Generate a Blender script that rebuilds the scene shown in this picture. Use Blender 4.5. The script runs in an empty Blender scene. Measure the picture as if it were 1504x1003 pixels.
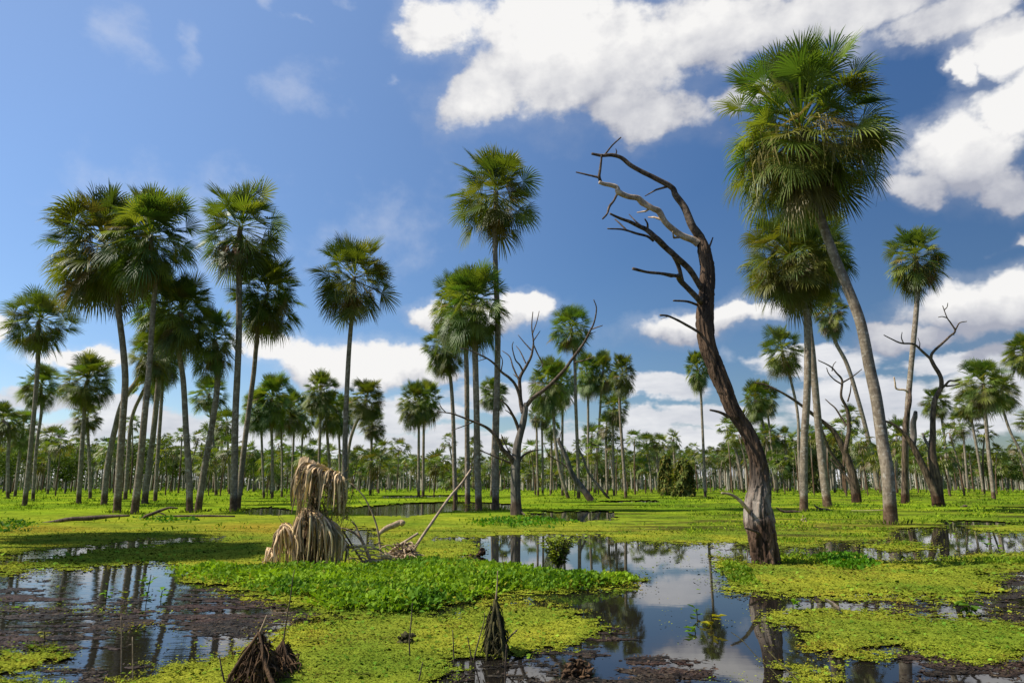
import bpy, math, random
import numpy as np
from mathutils import Vector

S = bpy.context.scene
COL = S.collection
R = math.radians
rng = np.random.default_rng(7)
random.seed(7)

# ------------------------------------------------------------------ camera
F = 1000.0            # focal length in pixels of the 1504 x 1003 photograph
CX, CY = 752.0, 501.5
CAM_H = 1.1
PITCH = math.atan((712 - CY) / F)
SP, CP = math.sin(PITCH), math.cos(PITCH)
cam = bpy.data.cameras.new("camera")
cam.sensor_width = 36.0
cam.lens = 36.0 * F / 1504.0
cam.clip_start = 0.05
cam.clip_end = 6000
cam_o = bpy.data.objects.new("camera", cam)
cam_o.location = (0, 0, CAM_H)
cam_o.rotation_euler = (math.pi / 2 + PITCH, 0, 0)
COL.objects.link(cam_o)
S.camera = cam_o


def ray(px, py):
    a = (px - CX) / F
    b = (CY - py) / F
    return np.array([a, CP - b * SP, SP + b * CP])


def ground_depth(py, z=0.0):
    d = ray(CX, py)
    return (CAM_H - z) * d[1] / max(-d[2], 1e-4)


def at(px, py, Y):
    d = ray(px, py)
    return np.array([0, 0, CAM_H]) + d * (Y / d[1])


def on_ground(px, py, z=0.0):
    d = ray(px, py)
    return np.array([0, 0, CAM_H]) + d * ((CAM_H - z) / max(-d[2], 1e-4))


def project(x, y, z=0.0):
    fw = y * CP + (z - CAM_H) * SP
    up = -y * SP + (z - CAM_H) * CP
    fw = np.maximum(fw, 1e-3)
    return CX + F * x / fw, CY - F * up / fw


# ------------------------------------------------------------------ noise
def _hash(ix, iy, seed):
    h = (ix.astype(np.int64) * 374761393 + iy.astype(np.int64) * 668265263 + seed * 1442695041) & 0x7FFFFFFF
    h = ((h ^ (h >> 13)) * 1274126177) & 0x7FFFFFFF
    return ((h ^ (h >> 16)) & 0xFFFF) / 65535.0


def vnoise(x, y, seed=0):
    ix, iy = np.floor(x), np.floor(y)
    fx, fy = x - ix, y - iy
    fx = fx * fx * (3 - 2 * fx)
    fy = fy * fy * (3 - 2 * fy)
    a = _hash(ix, iy, seed); b = _hash(ix + 1, iy, seed)
    c = _hash(ix, iy + 1, seed); d = _hash(ix + 1, iy + 1, seed)
    return (a + (b - a) * fx) * (1 - fy) + (c + (d - c) * fx) * fy


def fbm(x, y, oct=4, seed=0, gain=0.5):
    x = np.asarray(x, float); y = np.asarray(y, float)
    s, amp, tot = 0, 1.0, 0
    for i in range(oct):
        s = s + amp * vnoise(x * 2 ** i + 17.3 * i, y * 2 ** i - 9.1 * i, seed + i)
        tot += amp
        amp *= gain
    return s / tot


# ------------------------------------------------------------------ mesh helpers
def np_mesh(name, verts, faces, colors=None, smooth=False, attr="tint"):
    """faces: an (M,k) int array, or a list of such arrays"""
    if not isinstance(faces, list):
        faces = [faces]
    faces = [np.asarray(f, np.int32) for f in faces if len(f)]
    me = bpy.data.meshes.new(name)
    verts = np.asarray(verts, np.float32)
    me.vertices.add(len(verts))
    me.vertices.foreach_set("co", verts.ravel())
    nl = sum(f.size for f in faces)
    npoly = sum(len(f) for f in faces)
    me.loops.add(nl)
    me.loops.foreach_set("vertex_index", np.concatenate([f.ravel() for f in faces]))
    me.polygons.add(npoly)
    starts, o = [], 0
    for f in faces:
        starts.append(o + np.arange(len(f)) * f.shape[1])
        o += f.size
    me.polygons.foreach_set("loop_start", np.concatenate(starts).astype(np.int32))
    if smooth:
        me.polygons.foreach_set("use_smooth", np.ones(npoly, bool))
    if colors is not None:
        c = np.ones((len(verts), 4), np.float32)
        c[:, :3] = colors
        a = me.color_attributes.new(attr, "FLOAT_COLOR", "POINT")
        a.data.foreach_set("color", c.ravel())
    me.update(calc_edges=True)
    return me


class MB:
    """collects pieces of one part"""
    def __init__(self):
        self.v, self.f4, self.f3, self.c, self.n = [], [], [], [], 0

    def add(self, v, f, col=None):
        v = np.asarray(v, float)
        f = np.asarray(f, int)
        if f.size:
            (self.f4 if f.shape[1] == 4 else self.f3).append(f + self.n)
        self.v.append(v)
        c = np.zeros((len(v), 3)); c[:] = (1, 1, 1) if col is None else col
        self.c.append(c)
        self.n += len(v)

    def mesh(self, name, smooth=False):
        fs = []
        if self.f4: fs.append(np.concatenate(self.f4))
        if self.f3: fs.append(np.concatenate(self.f3))
        return np_mesh(name, np.concatenate(self.v), fs, np.concatenate(self.c), smooth)


def link(name, me, mat=None, parent=None):
    o = bpy.data.objects.new(name, me)
    COL.objects.link(o)
    if me is not None and mat is not None and not me.materials:
        me.materials.append(mat)
    if parent is not None:
        o.parent = parent
    return o


def tag(o, label=None, cat=None, group=None, kind=None):
    if label: o["label"] = label
    if cat: o["category"] = cat
    if group: o["group"] = group
    if kind: o["kind"] = kind
    return o


def empty(name, loc, label, cat, group=None):
    o = bpy.data.objects.new(name, None)
    o.empty_display_size = 0.2
    o.location = tuple(float(q) for q in loc)
    COL.objects.link(o)
    return tag(o, label, cat, group)


def catmull(P, n_per):
    P = np.asarray(P, float)
    if len(P) == 2:
        t = np.linspace(0, 1, n_per + 1)[:, None]
        return P[0] * (1 - t) + P[1] * t
    Q = np.vstack([2 * P[0] - P[1], P, 2 * P[-1] - P[-2]])
    out = []
    for i in range(1, len(Q) - 2):
        t = np.linspace(0, 1, n_per, endpoint=False)[:, None]
        a, b, c, d = Q[i - 1], Q[i], Q[i + 1], Q[i + 2]
        out.append(0.5 * ((2 * b) + (c - a) * t + (2 * a - 5 * b + 4 * c - d) * t ** 2 + (3 * b - a - 3 * c + d) * t ** 3))
    out.append(P[-1:])
    return np.vstack(out)


def tube(path, radii, sides=8, rough=0.0, freq=3.0, seed=0, cap=True, flute=0.0, nfl=9, crack=0.0):
    """a swept round bar with an uneven surface; path (n,3), radii (n,)"""
    path = np.asarray(path, float)
    n = len(path)
    radii = np.broadcast_to(np.asarray(radii, float), (n,))
    T = np.gradient(path, axis=0)
    T /= np.linalg.norm(T, axis=1)[:, None] + 1e-9
    ref = np.array([0, 1, 0.0]) if abs(T[0][1]) < 0.9 else np.array([1.0, 0, 0])
    U = np.zeros_like(T); u = ref
    for i in range(n):
        u = u - T[i] * np.dot(u, T[i]); u /= np.linalg.norm(u) + 1e-9
        U[i] = u
    W = np.cross(T, U)
    ang = np.linspace(0, 2 * math.pi, sides, endpoint=False)
    L = np.concatenate([[0], np.cumsum(np.linalg.norm(np.diff(path, axis=0), axis=1))])
    rad = radii[:, None] * np.ones((1, sides))
    if rough or flute:
        A, LL = np.meshgrid(ang, L)
        LL = LL * 1.0
        mr = max(radii.mean(), 1e-4)
        nz = fbm(np.cos(A) * 1.7 + seed * 3.1 + LL / mr * 0.12 * freq, np.sin(A) * 1.7 + LL / mr * 0.12 * freq * 0.6, 4, seed) - 0.5
        rad = rad * (1 + rough * 2 * nz)
        if flute:
            tw = fbm(LL / mr * 0.15, A * 0 + seed, 2, seed + 5) * 3
            fl = 0.6 * (vnoise((A + tw * 0.2) / (2 * math.pi) * nfl, LL / mr * 0.08 + seed, seed + 9) - 0.5) + 0.6 * (vnoise((A + tw * 0.2) / (2 * math.pi) * nfl * 2.3, LL / mr * 0.16 + seed, seed + 19) - 0.5)
            rad = rad * (1 + flute * fl)
        if crack:     # plates of bark parted by cracks
            wob = fbm(A * 2 + seed, LL / mr * 0.5, 3, seed + 31) * 2.4
            r1 = np.abs(vnoise((A) / (2 * math.pi) * 22 + wob, LL / mr * 0.22 + seed, seed + 41) - 0.5)
            r2 = np.abs(vnoise((A) / (2 * math.pi) * 14 + wob, LL / mr * 0.75 + seed, seed + 51) - 0.5)
            pl = vnoise((A) / (2 * math.pi) * 11 + wob, LL / mr * 0.3, seed + 61)
            rad = rad * (1 - crack * (np.clip(1 - r1 / 0.10, 0, 1) + 0.7 * np.clip(1 - r2 / 0.07, 0, 1)) + crack * 0.8 * (pl > 0.55))
    V = path[:, None, :] + rad[:, :, None] * (np.cos(ang)[None, :, None] * U[:, None, :] + np.sin(ang)[None, :, None] * W[:, None, :])
    V = V.reshape(-1, 3)
    i, j = np.meshgrid(np.arange(n - 1), np.arange(sides), indexing="ij")
    a = i * sides + j; b = i * sides + (j + 1) % sides
    Fq = np.stack([a, b, b + sides, a + sides], -1).reshape(-1, 4)
    if cap:
        V = np.vstack([V, path[-1] + T[-1] * radii[-1] * 0.4, path[0]])
        k = np.arange(sides); base = (n - 1) * sides
        c1 = np.stack([base + k, base + (k + 1) % sides, np.full(sides, n * sides), np.full(sides, n * sides)], -1)
        tri = np.stack([base + k, base + (k + 1) % sides, np.full(sides, n * sides)], -1)
        return V, Fq, tri
    return V, Fq, np.zeros((0, 3), int)


def add_tube(mb, path, radii, sides=8, col=None, **kw):
    V, Fq, tri = tube(path, radii, sides, **kw)
    n0 = mb.n
    mb.add(V, Fq, col)
    if len(tri):
        mb.f3.append(tri + n0)


# ------------------------------------------------------------------ materials
def newmat(name):
    m = bpy.data.materials.new(name)
    m.use_nodes = True
    nt = m.node_tree
    b = nt.nodes["Principled BSDF"]
    return m, nt, b


def N(nt, t, **kw):
    n = nt.nodes.new(t)
    for k, v in kw.items():
        if k in n.inputs.keys() if isinstance(k, str) else False:
            n.inputs[k].default_value = v
        else:
            setattr(n, k, v)
    return n


def noise(nt, vec, scale, detail=4, rough=0.55, dim="3D"):
    n = nt.nodes.new("ShaderNodeTexNoise")
    n.noise_dimensions = dim
    n.inputs["Scale"].default_value = scale
    n.inputs["Detail"].default_value = detail
    n.inputs["Roughness"].default_value = rough
    if vec is not None:
        nt.links.new(vec, n.inputs["Vector"])
    return n


def ramp(nt, fac, stops):
    n = nt.nodes.new("ShaderNodeValToRGB")
    el = n.color_ramp.elements
    while len(el) < len(stops):
        el.new(0.5)
    for e, (p, c) in zip(el, stops):
        e.position = p
        e.color = (*c, 1) if len(c) == 3 else c
    nt.links.new(fac, n.inputs["Fac"])
    return n


def mixc(nt, a, b, fac, mode="MIX"):
    n = nt.nodes.new("ShaderNodeMix")
    n.data_type = "RGBA"
    n.blend_type = mode
    for sock, v in ((n.inputs[6], a), (n.inputs[7], b), (n.inputs[0], fac)):
        if hasattr(v, "links"):
            nt.links.new(v, sock)
        else:
            sock.default_value = (*v, 1) if isinstance(v, tuple) and len(v) == 3 else v
    return n.outputs[2]


def math_n(nt, op, a, b=None, clamp=False, c=None):
    n = nt.nodes.new("ShaderNodeMath")
    n.operation = op
    n.use_clamp = clamp
    for i, v in enumerate((a, b, c)):
        if v is None: continue
        if hasattr(v, "links"):
            nt.links.new(v, n.inputs[i])
        else:
            n.inputs[i].default_value = v
    return n.outputs[0]


def bump(nt, height, strength, dist, b):
    n = nt.nodes.new("ShaderNodeBump")
    n.inputs["Strength"].default_value = strength
    n.inputs["Distance"].default_value = dist
    nt.links.new(height, n.inputs["Height"])
    nt.links.new(n.outputs[0], b.inputs["Normal"])
    return n


def attr_node(nt, name="tint"):
    n = nt.nodes.new("ShaderNodeAttribute")
    n.attribute_name = name
    return n.outputs["Color"]


def leaf_material(name, rough=0.45, trans=0.25, spec=0.4, per_object=True, nscale=3.0):
    m, nt, b = newmat(name)
    tc = N(nt, "ShaderNodeTexCoord")
    c = attr_node(nt)
    nz = noise(nt, tc.outputs["Object"], nscale, 3)
    v = ramp(nt, nz.outputs["Fac"], [(0.3, (0.72, 0.74, 0.7)), (0.7, (1.2, 1.18, 1.15))])
    col = mixc(nt, c, v.outputs["Color"], 1.0, "MULTIPLY")
    if per_object:
        oi = N(nt, "ShaderNodeObjectInfo")
        hs = N(nt, "ShaderNodeHueSaturation")
        hs.inputs["Hue"].default_value = 0.5
        nt.links.new(math_n(nt, "MULTIPLY_ADD", oi.outputs["Random"], 0.03, c=0.483), hs.inputs["Hue"])
        nt.links.new(math_n(nt, "MULTIPLY_ADD", oi.outputs["Random"], 0.35, c=0.82), hs.inputs["Value"])
        nt.links.new(col, hs.inputs["Color"])
        col = hs.outputs["Color"]
    nt.links.new(col, b.inputs["Base Color"])
    b.inputs["Roughness"].default_value = rough
    b.inputs["Specular IOR Level"].default_value = spec
    tr = N(nt, "ShaderNodeBsdfTranslucent")
    warm = mixc(nt, col, (1.5, 1.5, 0.5), 1.0, "MULTIPLY")
    nt.links.new(warm, tr.inputs["Color"])
    mx = N(nt, "ShaderNodeMixShader")
    mx.inputs[0].default_value = trans
    nt.links.new(b.outputs[0], mx.inputs[1])
    nt.links.new(tr.outputs[0], mx.inputs[2])
    nt.links.new(mx.outputs[0], nt.nodes["Material Output"].inputs["Surface"])
    return m


def bark_material(name, dark, light, scale, stretch=(1, 1, 0.15), wet=None, strength=0.6, dist=0.02, rings=0.0, lichen=None, bare=None):
    m, nt, b = newmat(name)
    tc = N(nt, "ShaderNodeTexCoord")
    mp = N(nt, "ShaderNodeMapping")
    mp.inputs["Scale"].default_value = stretch
    nt.links.new(tc.outputs["Object"], mp.inputs["Vector"])
    n1 = noise(nt, mp.outputs[0], scale, 6, 0.62)
    n2 = noise(nt, tc.outputs["Object"], scale * 0.25, 4, 0.6)
    r = ramp(nt, n1.outputs["Fac"], [(0.33, dark), (0.52, tuple((a + c) / 2 for a, c in zip(dark, light))), (0.68, light)])
    r2 = ramp(nt, n2.outputs["Fac"], [(0.35, (0.62, 0.6, 0.58)), (0.65, (1.15, 1.13, 1.1))])
    col = mixc(nt, r.outputs["Color"], r2.outputs["Color"], 1.0, "MULTIPLY")
    h = n1.outputs["Fac"]
    if bare:   # height where the bark has come off
        sx = N(nt, "ShaderNodeSeparateXYZ")
        nt.links.new(tc.outputs["Object"], sx.inputs[0])
        zz = math_n(nt, "ADD", sx.outputs["Z"], math_n(nt, "MULTIPLY", math_n(nt, "SUBTRACT", n1.outputs["Fac"], 0.5), 2.2))
        fr = N(nt, "ShaderNodeMapRange")
        fr.inputs["From Min"].default_value = bare[0] - 0.15
        fr.inputs["From Max"].default_value = bare[0] + 0.25
        fr.inputs["To Min"].default_value = 1.0
        fr.inputs["To Max"].default_value = 0.0
        nt.links.new(zz, fr.inputs["Value"])
        bw = ramp(nt, n1.outputs["Fac"], [(0.36, (0.03, 0.022, 0.017)), (0.47, (0.13, 0.10, 0.078)), (0.62, (0.42, 0.36, 0.30))])
        col = mixc(nt, col, bw.outputs["Color"], fr.outputs[0])
    if lichen:
        n3 = noise(nt, tc.outputs["Object"], 7.0, 5, 0.65)
        lr = ramp(nt, n3.outputs["Fac"], [(0.56, (0, 0, 0)), (0.64, (1, 1, 1))])
        f = math_n(nt, "MULTIPLY", lr.outputs["Color"], 0.7)
        col = mixc(nt, col, lichen, f)
    if rings:
        sx = N(nt, "ShaderNodeSeparateXYZ")
        nt.links.new(tc.outputs["Object"], sx.inputs[0])
        w = math_n(nt, "SINE", math_n(nt, "MULTIPLY", math_n(nt, "ADD", sx.outputs["Z"], math_n(nt, "MULTIPLY", n2.outputs["Fac"], 0.10)), 2 * math.pi / rings))
        rg = ramp(nt, w, [(0.0, (0.84, 0.83, 0.82)), (0.25, (1, 1, 1))])
        col = mixc(nt, col, rg.outputs["Color"], 0.6, "MULTIPLY")
        h = math_n(nt, "ADD", h, math_n(nt, "MULTIPLY", w, 0.12))
    if wet:   # flood stain: a dark band up to the old high-water mark
        sx = N(nt, "ShaderNodeSeparateXYZ")
        nt.links.new(tc.outputs["Object"], sx.inputs[0])
        zz = math_n(nt, "ADD", sx.outputs["Z"], math_n(nt, "MULTIPLY", math_n(nt, "SUBTRACT", n2.outputs["Fac"], 0.5), 0.9))
        fr = N(nt, "ShaderNodeMapRange")
        fr.inputs["From Min"].default_value = wet[0]
        fr.inputs["From Max"].default_value = wet[0] + 0.3
        fr.inputs["To Min"].default_value = 0.85
        fr.inputs["To Max"].default_value = 0.0
        nt.links.new(zz, fr.inputs["Value"])
        col = mixc(nt, col, mixc(nt, col, wet[1], 1.0, "MULTIPLY"), fr.outputs[0])
    nt.links.new(col, b.inputs["Base Color"])
    b.inputs["Roughness"].default_value = 0.85
    b.inputs["Specular IOR Level"].default_value = 0.25
    bump(nt, h, strength, dist, b)
    return m


M = {}
M["frond"] = leaf_material("palm_frond", 0.45, 0.30, 0.4)
M["dead_frond"] = leaf_material("dead_palm_frond", 0.75, 0.15, 0.2)
M["thatch"] = leaf_material("dry_thatch", 0.8, 0.12, 0.2, per_object=False, nscale=9)
M["leafy"] = leaf_material("fresh_leaves", 0.65, 0.28, 0.08, per_object=False, nscale=1.5)
M["grass"] = leaf_material("meadow_grass", 0.8, 0.25, 0.0, per_object=False, nscale=0.8)
M["trunk"] = bark_material("palm_bark", (0.16, 0.125, 0.09), (0.34, 0.285, 0.22), 12, (1, 1, 0.5), wet=(0.45, (0.45, 0.30, 0.20)), strength=0.4, dist=0.012, rings=0.11, lichen=(0.46, 0.43, 0.38))
M["dead_wood"] = bark_material("weathered_bark", (0.014, 0.010, 0.008), (0.17, 0.105, 0.064), 10, (1, 1, 0.11), wet=(0.42, (0.36, 0.20, 0.12)), strength=1.0, dist=0.06, bare=(1.1,))
M["old_bark"] = bark_material("dark_cracked_bark", (0.014, 0.010, 0.008), (0.22, 0.155, 0.105), 12, (1, 1, 0.14), wet=(0.5, (0.42, 0.22, 0.13)), strength=1.0, dist=0.05)
M["grey_wood"] = bark_material("grey_dead_bark", (0.06, 0.052, 0.045), (0.24, 0.21, 0.18), 14, (1, 1, 0.16), wet=(0.4, (0.7, 0.5, 0.4)), strength=0.8, dist=0.03)
M["branch"] = bark_material("bare_branch", (0.030, 0.022, 0.017), (0.19, 0.14, 0.10), 18, (1, 1, 1), strength=0.7, dist=0.015)
M["pale_branch"] = bark_material("barkless_branch", (0.34, 0.24, 0.16), (0.64, 0.50, 0.36), 14, (1, 1, 1), strength=0.5, dist=0.01)
M["stick"] = bark_material("dry_stick", (0.24, 0.165, 0.10), (0.58, 0.44, 0.29), 20, (1, 1, 0.5), strength=0.4, dist=0.008)
M["peat"] = bark_material("peaty_root", (0.022, 0.013, 0.007), (0.17, 0.095, 0.045), 30, (1, 1, 0.4), strength=1.0, dist=0.02)
M["moss"] = bark_material("mossy_root", (0.02, 0.018, 0.008), (0.12, 0.105, 0.03), 40, (1, 1, 0.5), strength=1.0, dist=0.02)

# water: dark tannin-stained, mirror-like, wind-ruffled in places
m, nt, b = newmat("marsh_water")
M["water"] = m
b.inputs["Base Color"].default_value = (0.012, 0.010, 0.008, 1)
b.inputs["IOR"].default_value = 1.36
b.inputs["Roughness"].default_value = 0.015
tc = N(nt, "ShaderNodeTexCoord")
mp = N(nt, "ShaderNodeMapping"); mp.inputs["Scale"].default_value = (0.8, 2.6, 1)
nt.links.new(tc.outputs["Object"], mp.inputs["Vector"])
n1 = noise(nt, mp.outputs[0], 5.0, 3, 0.5)
n2 = noise(nt, mp.outputs[0], 0.9, 2, 0.5)
n3 = noise(nt, tc.outputs["Object"], 0.25, 2, 0.5)
sx = N(nt, "ShaderNodeSeparateXYZ"); nt.links.new(tc.outputs["Object"], sx.inputs[0])
wind = N(nt, "ShaderNodeMapRange")
for k, v in (("From Min", -0.6), ("From Max", -2.2), ("To Min", 0.10), ("To Max", 1.0)):
    wind.inputs[k].default_value = v
nt.links.new(math_n(nt, "ADD", sx.outputs["X"], math_n(nt, "MULTIPLY", math_n(nt, "SUBTRACT", n3.outputs["Fac"], 0.5), 3.0)), wind.inputs["Value"])
hh = math_n(nt, "MULTIPLY", math_n(nt, "ADD", math_n(nt, "MULTIPLY", n1.outputs["Fac"], 0.45), n2.outputs["Fac"]), wind.outputs[0])
bump(nt, hh, 0.28, 0.010, b)

# floating duckweed / meadow / weed mats: colour from mesh zones plus procedural mottling
def mat_cover(name, nscale, lo, hi, bump_s, bump_d, rough=0.7, fine=60.0):
    m, nt, b = newmat(name)
    tc = N(nt, "ShaderNodeTexCoord")
    c = attr_node(nt)
    n1 = noise(nt, tc.outputs["Object"], nscale, 6, 0.6)
    n2 = noise(nt, tc.outputs["Object"], fine, 3, 0.6)
    n3 = noise(nt, tc.outputs["Object"], nscale * 0.12, 3, 0.55)
    r1 = ramp(nt, n1.outputs["Fac"], [(0.34, lo), (0.66, hi)])
    r2 = ramp(nt, n2.outputs["Fac"], [(0.30, (0.55, 0.55, 0.5)), (0.62, (1.15, 1.15, 1.1))])
    r3 = ramp(nt, n3.outputs["Fac"], [(0.35, (0.80, 0.90, 0.8)), (0.65, (1.18, 1.06, 1.0))])
    col = mixc(nt, c, r1.outputs["Color"], 1.0, "MULTIPLY")
    col = mixc(nt, col, r2.outputs["Color"], 1.0, "MULTIPLY")
    col = mixc(nt, col, r3.outputs["Color"], 1.0, "MULTIPLY")
    nt.links.new(col, b.inputs["Base Color"])
    b.inputs["Roughness"].default_value = rough
    b.inputs["Specular IOR Level"].default_value = 0.0 if name != "brown_weed_mat" else 0.15
    h = math_n(nt, "ADD", n1.outputs["Fac"], math_n(nt, "MULTIPLY", n2.outputs["Fac"], 0.6))
    bump(nt, h, bump_s, bump_d, b)
    return m


M["ground"] = mat_cover("marsh_meadow", 1.3, (0.62, 0.68, 0.6), (1.2, 1.15, 1.1), 0.6, 0.08, fine=9.0)
M["duckweed"] = mat_cover("duckweed_mat", 6.0, (0.72, 0.76, 0.7), (1.15, 1.12, 1.1), 0.8, 0.02)
M["weeds"] = mat_cover("brown_weed_mat", 8.0, (0.45, 0.45, 0.5), (1.35, 1.3, 1.3), 0.9, 0.03, rough=0.55, fine=45.0)

# ------------------------------------------------------------------ where water, duckweed and brown weed lie
# Outlines in photograph pixels, laid down onto the water plane (world metres) by on_ground/project.
WATER = [
    [(-500, 868), (0, 845), (60, 837), (120, 831), (230, 826), (262, 834), (300, 850), (420, 850), (620, 845), (700, 815), (702, 795), (722, 787), (800, 784), (880, 785), (900, 795), (960, 798), (1040, 798), (1066, 797), (1108, 802), (1150, 815), (1150, 1060), (-600, 1060)],
    [(1105, 870), (1250, 875), (1400, 885), (1440, 850), (1504, 838), (2100, 850), (2100, 1060), (1105, 1060)],
    [(-400, 852), (-200, 838), (0, 822), (50, 812), (110, 806), (150, 803), (172, 795), (230, 791), (330, 789), (322, 795), (240, 798), (180, 806), (120, 815), (60, 826), (0, 833), (-200, 848), (-400, 862)],
    [(480, 746), (560, 742), (640, 738), (720, 738), (765, 742), (755, 750), (650, 752), (600, 760), (510, 757)],
    [(770, 753), (860, 750), (900, 752), (906, 762), (860, 767), (780, 765)],
    [(350, 748), (400, 745), (430, 749), (425, 757), (370, 757)],
    [(508, 778), (552, 775), (552, 802), (508, 804)],
    [(632, 791), (712, 788), (716, 794), (636, 794)],
    [(1190, 803), (1222, 793), (1282, 796), (1302, 790), (1322, 779), (1400, 773), (1372, 767), (1400, 763), (1460, 766), (1520, 775), (2100, 782), (2100, 815), (1504, 810), (1440, 814), (1400, 822), (1310, 826), (1270, 826), (1190, 818)],
    [(560, 728), (690, 727), (700, 730), (560, 732)],
    [(880, 736), (960, 735), (970, 738), (880, 739)],
    [(1112, 808), (1180, 803), (1186, 812), (1112, 818)],
]
GREEN = [
    [(150, 1060), (180, 1006), (235, 986), (300, 975), (400, 946), (430, 926), (520, 905), (600, 902), (645, 908), (690, 904), (722, 890), (770, 886), (820, 891), (850, 904), (870, 920), (845, 935), (825, 946), (760, 950), (735, 963), (690, 966), (660, 971), (650, 985), (622, 1003), (600, 1060)],
    [(1050, 820), (1110, 832), (1200, 820), (1300, 831), (1400, 838), (1438, 843), (1470, 862), (1478, 868), (1400, 881), (1300, 879), (1200, 875), (1130, 864), (1090, 862), (1066, 842)],
    [(1142, 902), (1200, 898), (1260, 897), (1310, 903), (1400, 908), (1470, 920), (1504, 925), (2100, 950), (2100, 985), (1504, 958), (1470, 974), (1420, 974), (1350, 957), (1290, 944), (1278, 957), (1300, 965), (1285, 975), (1250, 968), (1200, 955), (1212, 940), (1160, 920)],
    [(-400, 960), (0, 962), (60, 957), (95, 958), (80, 970), (40, 978), (0, 985), (-400, 990)],
    [(-200, 1010), (0, 992), (60, 995), (80, 1010), (80, 1060), (-200, 1060)],
    [(255, 832), (330, 828), (420, 838), (640, 834), (700, 838), (800, 850), (930, 846), (936, 858), (860, 868), (760, 872), (700, 886), (640, 900), (560, 905), (470, 896), (420, 880), (330, 868), (280, 855)],
    [(1280, 800), (1330, 797), (1370, 801), (1330, 806), (1285, 806)],
    [(1410, 774), (1504, 772), (1560, 776), (1504, 782), (1430, 780)],
    [(1150, 985), (1230, 992), (1245, 1003), (1160, 1003)],
]
BROWN = [
    [(600, 1060), (622, 1003), (650, 985), (660, 969), (740, 962), (765, 949), (830, 945), (870, 930), (905, 938), (872, 950), (850, 972), (812, 984), (880, 1003), (900, 1060)],
    [(1440, 843), (1520, 832), (2100, 840), (2100, 950), (1500, 917), (1440, 902), (1400, 889), (1480, 870)],
    [(1330, 962), (1500, 972), (2100, 990), (2100, 1060), (1400, 1060)],
    [(900, 986), (950, 978), (1000, 985), (1035, 1000), (1040, 1060), (880, 1060)],
    [(-400, 880), (0, 862), (60, 858), (90, 880), (60, 890), (140, 905), (150, 930), (100, 950), (0, 958), (-400, 960)],
    [(150, 880), (205, 884), (228, 920), (170, 946), (138, 920)],
    [(270, 868), (350, 866), (440, 885), (475, 905), (380, 926), (300, 932), (240, 920)],
    [(60, 978), (130, 980), (200, 985), (170, 1010), (90, 1010)],
    [(905, 779), (960, 777), (1045, 782), (1112, 794), (1104, 800), (1000, 793), (930, 786)],
    [(1385, 818), (1440, 815), (1510, 812), (2100, 820), (2100, 836), (1504, 836), (1440, 842), (1390, 834)],
    [(1140, 866), (1250, 878), (1390, 886), (1330, 896), (1240, 892)],
    [(0, 776), (40, 768), (110, 760), (200, 755), (270, 757), (200, 765), (110, 770), (40, 776)],
    [(1190, 770), (1300, 778), (1380, 766), (1380, 770), (1310, 783), (1200, 777)],
]


def sdist(px, py, poly):
    """signed distance in pixels, the vertical stretched because the ground is seen at a grazing angle"""
    P = np.asarray(poly, float)
    sy = 2.4
    x, y = px, py * sy
    X, Y = P[:, 0], P[:, 1] * sy
    ins = np.zeros(px.shape, bool)
    d2 = np.full(px.shape, 1e12)
    for i in range(len(P)):
        x0, y0, x1, y1 = X[i - 1], Y[i - 1], X[i], Y[i]
        cond = ((y0 > y) != (y1 > y))
        with np.errstate(divide="ignore", invalid="ignore"):
            xi = (x1 - x0) * (y - y0) / (y1 - y0 if y1 != y0 else 1e-9) + x0
        ins ^= cond & (x < xi)
        ex, ey = x1 - x0, y1 - y0
        t = np.clip(((x - x0) * ex + (y - y0) * ey) / (ex * ex + ey * ey + 1e-9), 0, 1)
        d2 = np.minimum(d2, (x - x0 - t * ex) ** 2 + (y - y0 - t * ey) ** 2)
    return np.where(ins, 1, -1) * np.sqrt(d2)


def zones(x, y):
    """green and brown cover fields (>0 where there is cover) at world points on the water plane"""
    px, py = project(x, y)
    near = np.clip((py - 715) / 120, 0.05, 1.3)
    wx = (fbm(x * 0.9, y * 0.9, 4, 11) - 0.5) * 60 * near + (fbm(x * 5, y * 5, 3, 12) - 0.5) * 26 * near
    wy = (fbm(x * 0.9, y * 0.9, 4, 21) - 0.5) * 14 * near + (fbm(x * 5, y * 5, 3, 22) - 0.5) * 7 * near
    qx, qy = px + wx, py + wy
    g = np.full(px.shape, 60.0)
    for p in WATER:
        g = np.minimum(g, -sdist(qx, qy, p))
    for p in GREEN:
        g = np.maximum(g, sdist(qx, qy, p))
    br = np.full(px.shape, -100.0)
    for p in BROWN:
        br = np.maximum(br, sdist(qx, qy, p))
    fine = fbm(x * 16, y * 22, 4, 31, 0.6) - 0.5
    streak = fbm(x * 2.2, y * 9, 4, 41, 0.55) - 0.5
    # ragged edge, stray rafts outside the mats and small holes inside them
    gg = np.clip(g, -60, 40) + fine * 70 * near + streak * 36 * near
    gg = np.where(g > 14, np.maximum(gg, 2 + fine * 120 * near * (near > 0.35)), gg)
    bb = np.clip(br * 1.5, -150, 14) + streak * 210 * near + fine * 130 * near - 9 - 9 * np.clip((620 - px) / 60, 0, 1)
    return gg, bb, px, py


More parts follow.
